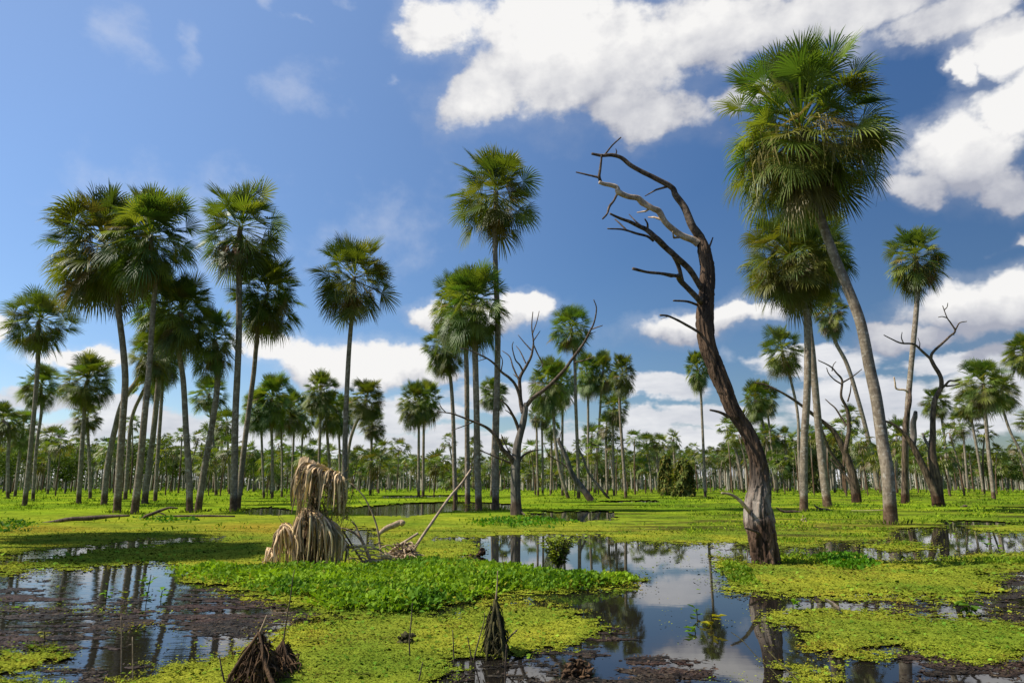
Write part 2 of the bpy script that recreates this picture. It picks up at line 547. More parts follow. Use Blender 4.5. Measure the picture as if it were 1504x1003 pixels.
# rows of the sheet: fine close by, coarser with distance (a metre-sized step far off)
pys = np.concatenate([np.linspace(1075, 1003, 40, endpoint=False), np.linspace(1003, 800, 380, endpoint=False), np.linspace(800, 735, 150, endpoint=False), np.linspace(735, 719, 45)])
rows = np.array([ground_depth(p) for p in pys])
cols = np.linspace(-1.12, 1.12, 900)
GX = rows[:, None] * cols[None, :]
GY = rows[:, None] * np.ones_like(cols)[None, :]
gg, bb, PX, PY = zones(GX, GY)
relief = fbm(GX * 7, GY * 7, 4, 51, 0.6)
hum = fbm(GX * 0.5, GY * 0.5, 4, 61)
dist_f = np.clip((GY - 14) / 25, 0, 1)
near_f = 1 - np.clip((GY - 8) / 8, 0, 1)

# colour zones (intrinsic colours, plus shadow lines painted among the meadow's mud streaks)
duck_a, duck_b = np.array([0.275, 0.290, 0.032]), np.array([0.165, 0.215, 0.026])
mead_a, mead_b = np.array([0.255, 0.340, 0.022]), np.array([0.120, 0.205, 0.016])
k1 = np.clip(fbm(GX * 1.1, GY * 1.1, 4, 71) * 2.4 - 0.7, 0, 1)[..., None]
k2 = np.clip(fbm(GX * 0.22, GY * 0.35, 4, 81) * 2.6 - 0.8, 0, 1)[..., None]
duck = duck_a * k1 + duck_b * (1 - k1)
mead = mead_a * k2 + mead_b * (1 - k2)
km = np.clip((GY - 17) / 14, 0, 1)[..., None]
gcol = duck * (1 - km) + mead * km
mud = np.clip((fbm(GX * 0.45, GY * 1.6 + 40, 5, 171, 0.55) - 0.535) * 14, 0, 1) * np.clip((PX - 760) / 200, 0.25, 1) * np.clip((GY - 10) / 3, 0, 1)  # brown mud streaks, with trunk shadow lines painted in as the same colour
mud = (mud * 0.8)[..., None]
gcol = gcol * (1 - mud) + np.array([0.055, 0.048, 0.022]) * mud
# rusty patch of old duckweed on the left
px0, py0 = PX, PY
rust = np.clip(1 - np.hypot((PX - 400) / 130, (PY - 776) / 10), 0, 1)[..., None] + np.clip(1 - np.hypot((PX - 20) / 140, (PY - 778) / 8), 0, 1)[..., None]
rust = np.clip(rust * 1.3, 0, 0.75)
gcol = gcol * (1 - rust) + np.array([0.27, 0.20, 0.03]) * rust
br_a, br_b, br_c = np.array([0.052, 0.041, 0.028]), np.array([0.056, 0.032, 0.024]), np.array([0.024, 0.018, 0.012])
kb = np.clip(fbm(GX * 0.8, GY * 0.8, 3, 91) * 3 - 1.0, 0, 1)[..., None]
kc = np.clip(fbm(GX * 4, GY * 7, 3, 95) * 3 - 1.0, 0, 1)[..., None]
bcol = (br_a * kb + br_b * (1 - kb)) * kc + br_c * (1 - kc)


def sheet(cellmask, z):
    r, c = cellmask.shape
    idx = np.arange((r + 1) * (c + 1)).reshape(r + 1, c + 1)
    q = np.stack([idx[:-1, :-1], idx[:-1, 1:], idx[1:, 1:], idx[1:, :-1]], -1)[cellmask]
    used, inv = np.unique(q, return_inverse=True)
    V = np.stack([GX.ravel(), GY.ravel(), z.ravel()], -1)[used]
    return V, inv.reshape(-1, 4), used


cell = lambda a: (a[:-1, :-1] + a[1:, :-1] + a[:-1, 1:] + a[1:, 1:]) / 4
isg = cell(gg) > 0
isb = (cell(bb) > 0) & ~isg
farc = cell(GY) > 17.0

# far meadow: ground, reaching on to the horizon
zg = 0.012 + 0.05 * dist_f * hum + 0.02 * relief * dist_f
Vg, Fg, ug = sheet(isg & farc, zg)
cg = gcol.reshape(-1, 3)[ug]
far_row = rows[-1]
xs = np.linspace(-1.12, 1.12, 60)
V2 = np.concatenate([np.stack([far_row * 0.99 * xs, np.full(60, far_row * 0.99), np.full(60, 0.02)], -1), np.stack([4500 * xs, np.full(60, 4500.0), np.full(60, 0.3)], -1)])
i = np.arange(59)
F2 = np.stack([i, i + 1, i + 61, i + 60], -1)
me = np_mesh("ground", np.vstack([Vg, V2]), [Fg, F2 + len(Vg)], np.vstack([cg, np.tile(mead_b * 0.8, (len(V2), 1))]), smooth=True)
tag(link("ground", me, M["ground"]), "low bright green marsh meadow stretching to the palm forest", None, None, "structure")

# water
w = 4600
me = np_mesh("water", [(-w, -30, 0), (w, -30, 0), (w, 4600, 0), (-w, 4600, 0)], np.array([[0, 1, 2, 3]]))
tag(link("water", me, M["water"]), "dark still marsh water mirroring sky and palms", None, None, "structure")


# ------------------------------------------------------------------ leaves by the thousand
def leaf_quads(P, D, Nn, L, Wd, fold=0.15, bend=0.0):
    """one folded pointed leaf (4 verts) at each P along D, facing Nn"""
    D = D / (np.linalg.norm(D, axis=1)[:, None] + 1e-9)
    Sd = np.cross(D, Nn); Sd /= np.linalg.norm(Sd, axis=1)[:, None] + 1e-9
    Up = np.cross(Sd, D)
    L = np.broadcast_to(L, len(P))[:, None]; Wd = np.broadcast_to(Wd, len(P))[:, None]
    mid = P + D * L * 0.55
    V = np.stack([P, mid + Sd * Wd / 2 + Up * Wd * fold, P + D * L - Up * L * bend, mid - Sd * Wd / 2 + Up * Wd * fold], 1).reshape(-1, 3)
    Fq = np.arange(len(P) * 4).reshape(-1, 4)
    return V, Fq


def rand_dirs(n, up_lo, up_hi):
    a = rng.uniform(0, 2 * math.pi, n)
    e = np.radians(rng.uniform(up_lo, up_hi, n))
    return np.stack([np.cos(a) * np.cos(e), np.sin(a) * np.cos(e), np.sin(e)], -1)


def scatter(n, x0, x1, y0, y1):
    """uniform on the ground in perspective: more points close by"""
    py = rng.uniform(y0, y1, n)
    px = rng.uniform(x0, x1, n)
    b = (CY - py) / F
    dz = SP + b * CP; dy = CP - b * SP
    t = CAM_H / -dz
    return (px - CX) / F * t, dy * t


# duckweed: the floating sheet plus its leaflets
zd = 0.004 + 0.012 * relief * near_f + 0.010 * np.clip(gg / 40, 0, 1)
Vd, Fd, ud = sheet(isg & ~farc, zd)
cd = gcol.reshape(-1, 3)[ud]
x, y = scatter(300000, -140, 1640, 775, 1040)
g_, b_, _, _ = zones(x, y)
fleck = fbm(x * 1.4, y * 3.6, 4, 181)
keep = (rng.uniform(0, 1, len(x)) < np.exp(np.clip(g_ + 2, -200, 0) / 6)) | ((fleck > 0.62) & (rng.uniform(0, 1, len(x)) < 0.30) & (np.abs(x / y + 0.02) > 0.22) & ((b_ > -25) | (rng.uniform(0, 1, len(x)) < 0.2)))
x, y = x[keep], y[keep]
n = len(x)
size = rng.uniform(0.008, 0.018, n) * np.clip(y / 5, 0.8, 2.2)
big_ = rng.uniform(0, 1, n) < 0.035
size = np.where(big_, size * 2.4, size)
D = rand_dirs(n, -6, 28)
Nn = np.tile([0, 0, 1.0], (n, 1)) + rng.normal(0, 0.25, (n, 3))
P = np.stack([x, y, 0.010 + rng.uniform(0, 0.014, n)], -1)
Vl, Fl = leaf_quads(P, D, Nn, size, size * 0.8, 0.1)
kk = np.clip(fbm(x * 1.1, y * 1.1, 4, 71) * 2.4 - 0.7, 0, 1)[:, None]
cl = (duck_a * kk + duck_b * (1 - kk)) * rng.uniform(0.65, 1.25, (n, 1)) * np.array([1, 1, 1.0])
old = (fbm(x * 2.2, y * 3.0, 4, 191) > 0.60) & (rng.uniform(0, 1, n) < 0.6)
cl[old] = cl[old] * np.array([0.75, 0.50, 0.8])
cl[big_] = cl[big_] * np.array([0.75, 1.05, 1.0])
cl = np.repeat(cl, 4, 0)
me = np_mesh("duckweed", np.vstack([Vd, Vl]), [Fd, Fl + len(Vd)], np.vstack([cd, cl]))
tag(link("duckweed", me, M["duckweed"]), "yellow green duckweed mats floating on the dark water", "duckweed", None, "stuff")

# brown weed
zb = 0.002 + 0.009 * relief * np.clip(bb / 30, 0, 1)
Vb, Fb, ub = sheet(isb, zb)
cb = bcol.reshape(-1, 3)[ub]
x, y = scatter(60000, -60, 1560, 770, 1040)
g_, b_, _, _ = zones(x, y)
keep = (b_ > -2) & (g_ < 0)
x, y = x[keep], y[keep]; n = len(x)
size = rng.uniform(0.015, 0.05, n)
P = np.stack([x, y, 0.004 + rng.uniform(0, 0.012, n)], -1)
Vl, Fl = leaf_quads(P, rand_dirs(n, -4, 14), np.tile([0, 0, 1.0], (n, 1)) + rng.normal(0, 0.2, (n, 3)), size, size * 0.35, 0.1)
kk = rng.uniform(0, 1, (n, 1))
cl = np.repeat((br_a * 1.5 * kk + br_b * (1 - kk)) * rng.uniform(0.5, 1.5, (n, 1)), 4, 0)
me = np_mesh("dead_weeds", np.vstack([Vb, Vl]), [Fb, Fl + len(Vb)], np.vstack([cb, cl]))
tag(link("dead_weeds", me, M["weeds"]), "brown and purplish rotting weed mats on the water", "dead weed", None, "stuff")

# meadow grass and low herbs
x, y = scatter(200000, -120, 1620, 720, 830)
g_, b_, px_, py_ = zones(x, y)
cl_ = fbm(x * 0.55, y * 0.8, 4, 101)
mud_shade = fbm(x * 0.45, y * 1.6 + 40, 5, 171, 0.55)  # grass keeps off the mud and painted shadow streaks
keep = (g_ > 4) & (mud_shade < 0.57) & ((y > 30) | (px_ > 1010) | (rng.uniform(0, 1, len(x)) < 0.07)) & (rng.uniform(0, 1, len(x)) < np.clip((cl_ - 0.41) * 6, 0.10, 1)) & ((py_ < 790) | (px_ > 1100))
x, y, cl_ = x[keep], y[keep], cl_[keep]; n = len(x)
tall = np.clip((y - 60) / 60, 0, 1)
size = rng.uniform(0.5, 1.2, n) * (0.030 + 0.09 * np.clip(cl_ - 0.45, 0, 0.25) / 0.25) * np.clip(y / 22, 0.5, 1) * (1 + np.clip((y - 25) / 35, 0, 1) * 1.0 + 4.0 * tall)
P = np.stack([x, y, np.full(n, 0.02) + rng.uniform(0, 0.5, n) * size], -1)
Vl, Fl = leaf_quads(P, rand_dirs(n, 10, 80), rand_dirs(n, 20, 90), size, size * rng.uniform(0.25, 0.6, n) , 0.1)
kk = rng.uniform(0, 1, (n, 1))
c0 = np.array([0.23, 0.32, 0.022]) * kk + np.array([0.08, 0.15, 0.016]) * (1 - kk)
me = np_mesh("grass", Vl, Fl, np.repeat(c0, 4, 0))
tag(link("grass", me, M["grass"]), "short bright green grass and herbs tufting the marsh meadow", "grass", None, "stuff")


# leafy bank of water plants in the middle, and the smaller patches
BANK = [(250, 840), (300, 832), (360, 838), (400, 834), (480, 838), (560, 834), (600, 828), (660, 826), (700, 828), (760, 836), (830, 846), (900, 846), (935, 850), (930, 862), (870, 866), (830, 872), (780, 868), (740, 876), (700, 886), (650, 896), (600, 904), (540, 906), (480, 898), (430, 884), (370, 870), (310, 860), (270, 852)]


def leafy_patch(poly, n, hmax, lsize, name, label, cat, ca, cb_, yshift=0.0, jag=44):
    xs = [p[0] for p in poly]; ys = [p[1] for p in poly]
    x, y = scatter(n, min(xs) - 20, max(xs) + 20, min(ys) - 6, max(ys) + 6)
    px, py = project(x, y)
    wob = (fbm(x * 3, y * 3, 3, 131) - 0.5) * jag
    d = sdist(px + wob, py + wob * 0.3, poly)
    k = (d > 0) & (rng.uniform(0, 1, len(x)) < np.clip(0.22 + d / 26 + (fbm(x * 1.6, y * 2.4, 3, 133) - 0.5) * 1.6, 0, 1))
    x, y, d = x[k], y[k], d[k]; n = len(x)
    dome = np.clip(d / 22, 0.12, 1) ** 0.7
    lump = fbm(x * 2.6, y * 2.6, 4, 141)
    top = hmax * dome * (0.35 + 1.0 * lump)
    z = top * rng.uniform(0.25, 1.0, n) ** 0.6
    P = np.stack([x, y, z], -1)
    D = rand_dirs(n, 0, 70)
    Nn = rand_dirs(n, 25, 90)
    L = lsize * rng.uniform(0.6, 1.3, n)
    V, Fq = leaf_quads(P, D, Nn, L, L * rng.uniform(0.45, 0.7, n), 0.14, 0.08)
    kk = np.clip(fbm(x * 1.5, y * 1.5, 3, 151) * 2.4 - 0.7 + rng.normal(0, 0.25, n), 0, 1)[:, None]
    c = np.array(ca) * kk + np.array(cb_) * (1 - kk)
    yl = rng.uniform(0, 1, n) < 0.05
    c[yl] = (0.26, 0.27, 0.03)
    o = link(name, np_mesh(name, V, Fq, np.repeat(c, 4, 0)), M["leafy"])
    return tag(o, label, cat, None, "stuff")


leafy_patch(BANK, 80000, 0.135, 0.056, "water_plants_foliage", "dense bank of fresh green water plants below the dead palm stump", "water plants", (0.24, 0.37, 0.022), (0.085, 0.185, 0.016))
leafy_patch([(1195, 822), (1225, 812), (1262, 816), (1290, 826), (1300, 838), (1250, 842), (1215, 834)], 9000, 0.09, 0.06, "water_plants_foliage", "small patch of broad green leaves right of the leaning dead tree's foot", "water plants", (0.10, 0.25, 0.012), (0.06, 0.15, 0.012))
leafy_patch([(1048, 820), (1075, 822), (1100, 836), (1120, 850), (1100, 862), (1078, 856), (1060, 842)], 7000, 0.05, 0.045, "water_plants_foliage", "light green floating leaves along the mat edge left of the leaning dead tree", "water plants", (0.16, 0.25, 0.015), (0.10, 0.18, 0.012))
leafy_patch([(690, 766), (740, 760), (800, 762), (850, 768), (800, 774), (700, 774)], 6000, 0.14, 0.11, "water_plants_foliage", "low green herbs in front of the bare forked tree", "water plants", (0.10, 0.24, 0.012), (0.05, 0.14, 0.012))
leafy_patch([(200, 764), (225, 760), (262, 762), (300, 764), (250, 770)], 3500, 0.16, 0.11, "water_plants_foliage", "green herbs around the fallen branch under the tall palm cluster", "water plants", (0.10, 0.24, 0.012), (0.05, 0.14, 0.012))
leafy_patch([(0, 768), (30, 764), (60, 770), (20, 780), (-30, 780)], 3000, 0.14, 0.10, "water_plants_foliage", "dark green herbs at the end of the low mud bank", "water plants", (0.07, 0.18, 0.012), (0.03, 0.09, 0.012))

# ------------------------------------------------------------------ palm crowns (unit size: reach about 1)
GREENS = [np.array([0.125, 0.175, 0.024]), np.array([0.080, 0.136, 0.024]), np.array([0.180, 0.205, 0.030])]
GROW = {}


def fan_leaf(mb, base, d, pet, blade, nseg, span, r, col, droop, dead=0.0, wide=1.0):
    """a petiole and a pleated fan of free-tipped segments"""
    d = d / np.linalg.norm(d)
    zup = np.array([0, 0, 1.0])
    side = np.cross(d, zup)
    if np.linalg.norm(side) < 0.15:
        side = np.array([math.cos(r.uniform(0, 6)), math.sin(r.uniform(0, 6)), 0])
    side /= np.linalg.norm(side)
    tw = r.normal(0, 0.5)
    up = np.cross(side, d)
    side, up = side * math.cos(tw) + up * math.sin(tw), up * math.cos(tw) - side * math.sin(tw)
    sag = 0.10 * pet * (1 - abs(d[2]))
    p1 = base + d * pet * 0.5 + np.array([0, 0, -sag * 0.3])
    hub = base + d * pet - np.array([0, 0, sag])
    d2 = hub - p1; d2 /= np.linalg.norm(d2)
    wv = 0.011
    if nseg > 9:
        for (a, b2) in ((base, p1), (p1, hub)):
            mb.add([a + side * wv, a - side * wv, b2 - side * wv * 0.7, b2 + side * wv * 0.7], [[0, 1, 2, 3]], col * np.array([1.25, 1.15, 1.0]))
    up = np.cross(side, d2); up /= np.linalg.norm(up)
    t = (np.arange(nseg) + 0.5) / nseg * 2 - 1
    a = t * span + r.normal(0, 0.02, nseg)
    L = blade * (1 - 0.28 * np.abs(t) ** 2) * r.uniform(0.86, 1.06, nseg)
    da = span / nseg
    cupped = 0.22 * (1 - np.cos(a)) * blade * (1 - dead)       # sides lift a little
    dirs = np.cos(a)[:, None] * d2 + np.sin(a)[:, None] * side
    nrm = np.cross(dirs, up)
    w = np.tan(da) * wide
    m1 = hub + dirs * (L * 0.40)[:, None] + up * (cupped * 0.4)[:, None]
    hw = (L * 0.36 * w)[:, None]
    dr = (droop * (0.6 + 0.8 * r.random(nseg)))
    g1 = np.array([0, 0, -1.0])
    m2 = hub + dirs * (L * 0.72)[:, None] + up * (cupped * 0.8)[:, None] + g1 * (dr * 0.35 * L)[:, None]
    tip = hub + dirs * (L * (1 - 0.25 * dr))[:, None] + up * cupped[:, None] + g1 * (dr * L)[:, None]
    rid = up * (0.35 * hw)
    V = np.stack([np.repeat(hub[None], nseg, 0), m1 + nrm * hw + rid, m1 - nrm * hw + rid, m2 + nrm * hw * 0.8 + rid * 0.4, m2 - nrm * hw * 0.8 + rid * 0.4, tip, m1 - rid, m2 - rid * 0.4], 1).reshape(-1, 3)
    k = np.arange(nseg)[:, None] * 8
    tri = np.concatenate([k + np.array([[0, 1, 6]]), k + np.array([[0, 6, 2]]), k + np.array([[3, 5, 7]]), k + np.array([[7, 5, 4]])])
    quad = np.concatenate([k + np.array([[1, 3, 7, 6]]), k + np.array([[6, 7, 4, 2]])])
    cc = np.repeat(col[None] * r.uniform(0.85, 1.15, (nseg, 1)), 8, 0)
    tipmul = np.tile(np.array([1.0, 1, 1, 1, 1, 1.35, 1, 1])[:, None], (nseg, 1))
    n0 = mb.n
    mb.add(V, tri, cc * tipmul)
    mb.f4.append(quad + n0)


def ribbon(mb, pts, wd, col, r):
    pts = np.asarray(pts, float)
    s = np.array([math.cos(r.uniform(0, 6.28)), math.sin(r.uniform(0, 6.28)), 0.0])
    n = len(pts)
    ww = wd * np.linspace(1, 0.35, n)[:, None]
    s2 = np.cross(s, np.array([0, 0, 1.0]))
    V = np.stack([pts + s * ww, pts + s2 * ww * 0.5, pts - s * ww], 1).reshape(-1, 3)
    Fq = []
    for i in range(n - 1):
        for j in range(2):
            a = i * 3 + j
            Fq.append((a, a + 1, a + 4, a + 3))
    mb.add(V, Fq, col)


def crown_mesh(seed, n, e_hi=88, e_lo=-62, nseg=30, droop=0.28, pow_=1.0, yellow=0.1, pet=0.50, blade=0.52):
    r = np.random.default_rng(seed)
    mb = MB()
    for i in range(n):
        f = (i + 0.5) / n
        e1 = e_hi + (e_lo - e_hi) * f ** pow_
        e2 = math.degrees(math.asin(math.sin(R(e_hi)) + (math.sin(R(e_lo)) - math.sin(R(e_hi))) * f ** pow_))
        e = 0.5 * e1 + 0.5 * e2 + r.normal(0, 7)
        az = i * 2.39996 + r.normal(0, 0.25)
        e = R(e)
        d = np.array([math.cos(az) * math.cos(e), math.sin(az) * math.cos(e), math.sin(e)])
        base = np.array([0, 0, 0.10 - 0.26 * f]) + 0.03 * d
        p = pet * (r.uniform(0.35, 0.75) if r.random() < 0.38 else r.uniform(0.75, 1.1))
        bl = blade * r.uniform(0.85, 1.1)
        if f < 0.12: p *= 0.75
        c = GREENS[int(r.integers(0, 3))] * r.uniform(0.75, 1.2)
        if r.random() < 0.07 and f > 0.5:      # a withered leaf here and there
            c = np.array([0.22, 0.17, 0.075]) * r.uniform(0.6, 1.2)
        if f > 0.72:
            c = c * (1 - 0.5 * yellow * 3) + np.array([0.13, 0.115, 0.03]) * (0.5 * yellow * 3)
        if r.random() < yellow * 0.5:
            c = np.array([0.16, 0.15, 0.035]) * r.uniform(0.7, 1.1)
        fan_leaf(mb, base, d, p, bl, nseg, R(r.uniform(72, 112)), r, c, droop * r.uniform(0.5, 1.5) * (0.5 + f))
    # bring the crown to unit size: reach 1 sideways, -1 to 1 in height; remember where its growing point lies
    V = np.concatenate(mb.v)
    rad = np.percentile(np.hypot(V[:, 0], V[:, 1]), 98.5)
    z0, z1 = np.percentile(V[:, 2], 0.6), np.percentile(V[:, 2], 99.9)
    for v in mb.v:
        v[:, :2] /= rad
        v[:, 2] = (v[:, 2] - (z0 + z1) / 2) / ((z1 - z0) / 2)
    me = mb.mesh("crown")
    GROW[me.name] = (-(z0 + z1) / (z1 - z0), 2 / (z1 - z0), 1 / rad)
    return me


def skirt_mesh(seed, n, nseg=18, strands=40, reach=0.55, drop=1.0, tone=(0.25, 0.17, 0.085)):
    """dead brown leaves and spent flower stalks hanging under the green crown"""
    r = np.random.default_rng(seed)
    mb = MB()
    for i in range(n):
        az = r.uniform(0, 6.283)
        e = R(r.uniform(-78, -48))
        d = np.array([math.cos(az) * math.cos(e), math.sin(az) * math.cos(e), math.sin(e)])
        c = np.array(tone) * r.uniform(0.5, 1.25) * np.array([1, r.uniform(0.85, 1.1), r.uniform(0.7, 1.1)])
        fan_leaf(mb, np.array([0, 0, -0.12 - 0.12 * r.random()]), d, 0.40 * r.uniform(0.6, 1.1) * drop, 0.40 * r.uniform(0.7, 1.15) * drop, nseg, R(r.uniform(45, 85)), r, c, 0.75, dead=1, wide=0.8)
    for i in range(strands):
        az = r.uniform(0, 6.283); rr = reach * math.sqrt(r.uniform(0.05, 1))
        z0 = r.uniform(-0.42, -0.08); ln = r.uniform(0.22, 0.55) * drop
        a = np.array([math.cos(az), math.sin(az), 0])
        pts = [a * rr * 0.5 + [0, 0, z0 + 0.1], a * rr + [0, 0, z0], a * rr * 1.05 + [0, 0, z0 - ln * 0.5], a * rr * 1.0 + [0, 0, z0 - ln]]
        c = np.array([0.24, 0.19, 0.06]) * r.uniform(0.35, 1.4)
        ribbon(mb, catmull(np.array(pts, float) + r.normal(0, 0.02, (4, 3)), 3), 0.0055 * r.uniform(0.6, 1.6), c, r)
    return mb.mesh("dead_fronds")


CROWN = {
    "open": [crown_mesh(s, 80, 88, -63, 24, 0.15, 0.95, 0.06, pet=0.54, blade=0.44) for s in (1, 2, 3, 4)],
    "full": [crown_mesh(s, 124, 88, -70, 24, 0.22, 1.0, 0.10, pet=0.54, blade=0.42) for s in (11, 12, 13, 14)],
    "ball": [crown_mesh(s, 104, 88, -68, 22, 0.24, 0.95, 0.16, pet=0.54, blade=0.40) for s in (21, 22, 23)],
    "heavy": [crown_mesh(s, 170, 88, -72, 28, 0.24, 1.0, 0.18, pet=0.58, blade=0.36) for s in (31, 32)],
    "small": [crown_mesh(s, 40, 86, -62, 14, 0.24, 1.0, 0.10) for s in range(41, 47)],
}
SKIRT = {
    "light": [skirt_mesh(s, 14, 16, 30, 0.6, 0.82) for s in (51, 52, 53)],
    "full": [skirt_mesh(s, 18, 18, 26, 0.5, 0.85) for s in (54, 55, 56)],
    "heavy": [skirt_mesh(s, 36, 18, 420, 0.66, 0.82, (0.18, 0.145, 0.055)) for s in (57,)],
    "small": [skirt_mesh(s, 7, 9, 0) for s in (58, 59, 60)],
}
for k in CROWN:
    for me in CROWN[k]: me.materials.append(M["frond"])
for k in SKIRT:
    for me in SKIRT[k]: me.materials.append(M["dead_frond"])
use = {}


def pick(d, k):
    use[k, id(d)] = use.get((k, id(d)), 0) + 1
    return d[k][use[k, id(d)] % len(d[k])]


def palm(label, pts, box, wb, wt, style="full", skirt="light", group=None, Y=None, seed=0):
    """pts: trunk centre line in photograph pixels from the ground up; box: crown extent; wb, wt: trunk widths in pixels"""
    Y = Y or ground_depth(pts[0][1])
    if wb > 8:      # near crowns are deep: their front leaves rise higher in the view
        box = (box[0], box[1] + 0.055 * (box[3] - box[1]), box[2], box[3])
    sc = Y / F / (CP if True else 1)
    root_p = at(pts[0][0], pts[0][1], Y); root_p[2] = 0
    cx, cy = (box[0] + box[2]) / 2, (box[1] + box[3]) / 2
    cen = at(cx, cy, Y)
    top = at(cx, box[1], Y); bot = at(cx, box[3], Y)
    lf = at(box[0], cy, Y); rt = at(box[2], cy, Y)
    hx = (rt[0] - lf[0]) / 2; hz = (top[2] - bot[2]) / 2
    path = [at(px, py, Y) for px, py in pts]
    path[0][2] = -0.15
    # the trunk ends inside the crown, under the growing point
    crown_me = pick(CROWN, style)
    gz, sz_, sr_ = GROW[crown_me.name]
    endp = cen + np.array([0, 0, gz * hz])
    path = [p for i, p in enumerate(path) if i < 2 or p[2] < endp[2] - 0.2 * hz]
    if np.linalg.norm(path[-1] - endp) > 0.15 * hz:
        path.append(endp)
    r = np.random.default_rng(int(pts[0][0]) * 7 + int(box[1]))
    path = np.array(path)
    path[1:-1, 1] += r.normal(0, 0.05, max(len(path) - 2, 0))
    pth = catmull(path, 10 if wb > 4 else 5)
    t = np.linspace(0, 1, len(pth))
    rb, rtp = wb * Y / F / 2, wt * Y / F / 2
    rad = rb * (1 - t) + rtp * t
    rad = 0.94 * rad * (1 + 0.10 * np.exp(-((pth[:, 2]) / 0.35).clip(0) * 1.4) * (wb > 5))
    e = empty("fan_palm", root_p, label, "palm", group)
    V, Fq, tri = tube(pth - root_p, rad, 16 if wb > 6 else 8, rough=0.05, freq=2, seed=int(pts[0][0]))
    mb = MB(); mb.add(V, Fq); mb.f3.append(tri)
    link("trunk", mb.mesh("trunk", True), M["trunk"], e)
    yaw = r.uniform(0, 6.283)
    lean = Vector((path[-1] - path[-2]) if len(path) > 1 else (0, 0, 1))
    tilt = math.atan2(lean.x, max(lean.z, 0.1)) * 0.25
    for nm, me, on in (("crown", crown_me, True), ("dead_fronds", pick(SKIRT, skirt) if skirt else None, bool(skirt))):
        if not on: continue
        o = link(nm, me, None, e)
        if nm == "crown":
            o.location = tuple(cen - root_p)
            o.scale = (hx, hx, hz)
        else:
            o.location = tuple(endp - root_p)
            o.scale = (hx * sr_, hx * sr_, hz * sz_)
        o.rotation_euler = (0, tilt, yaw)
    return e


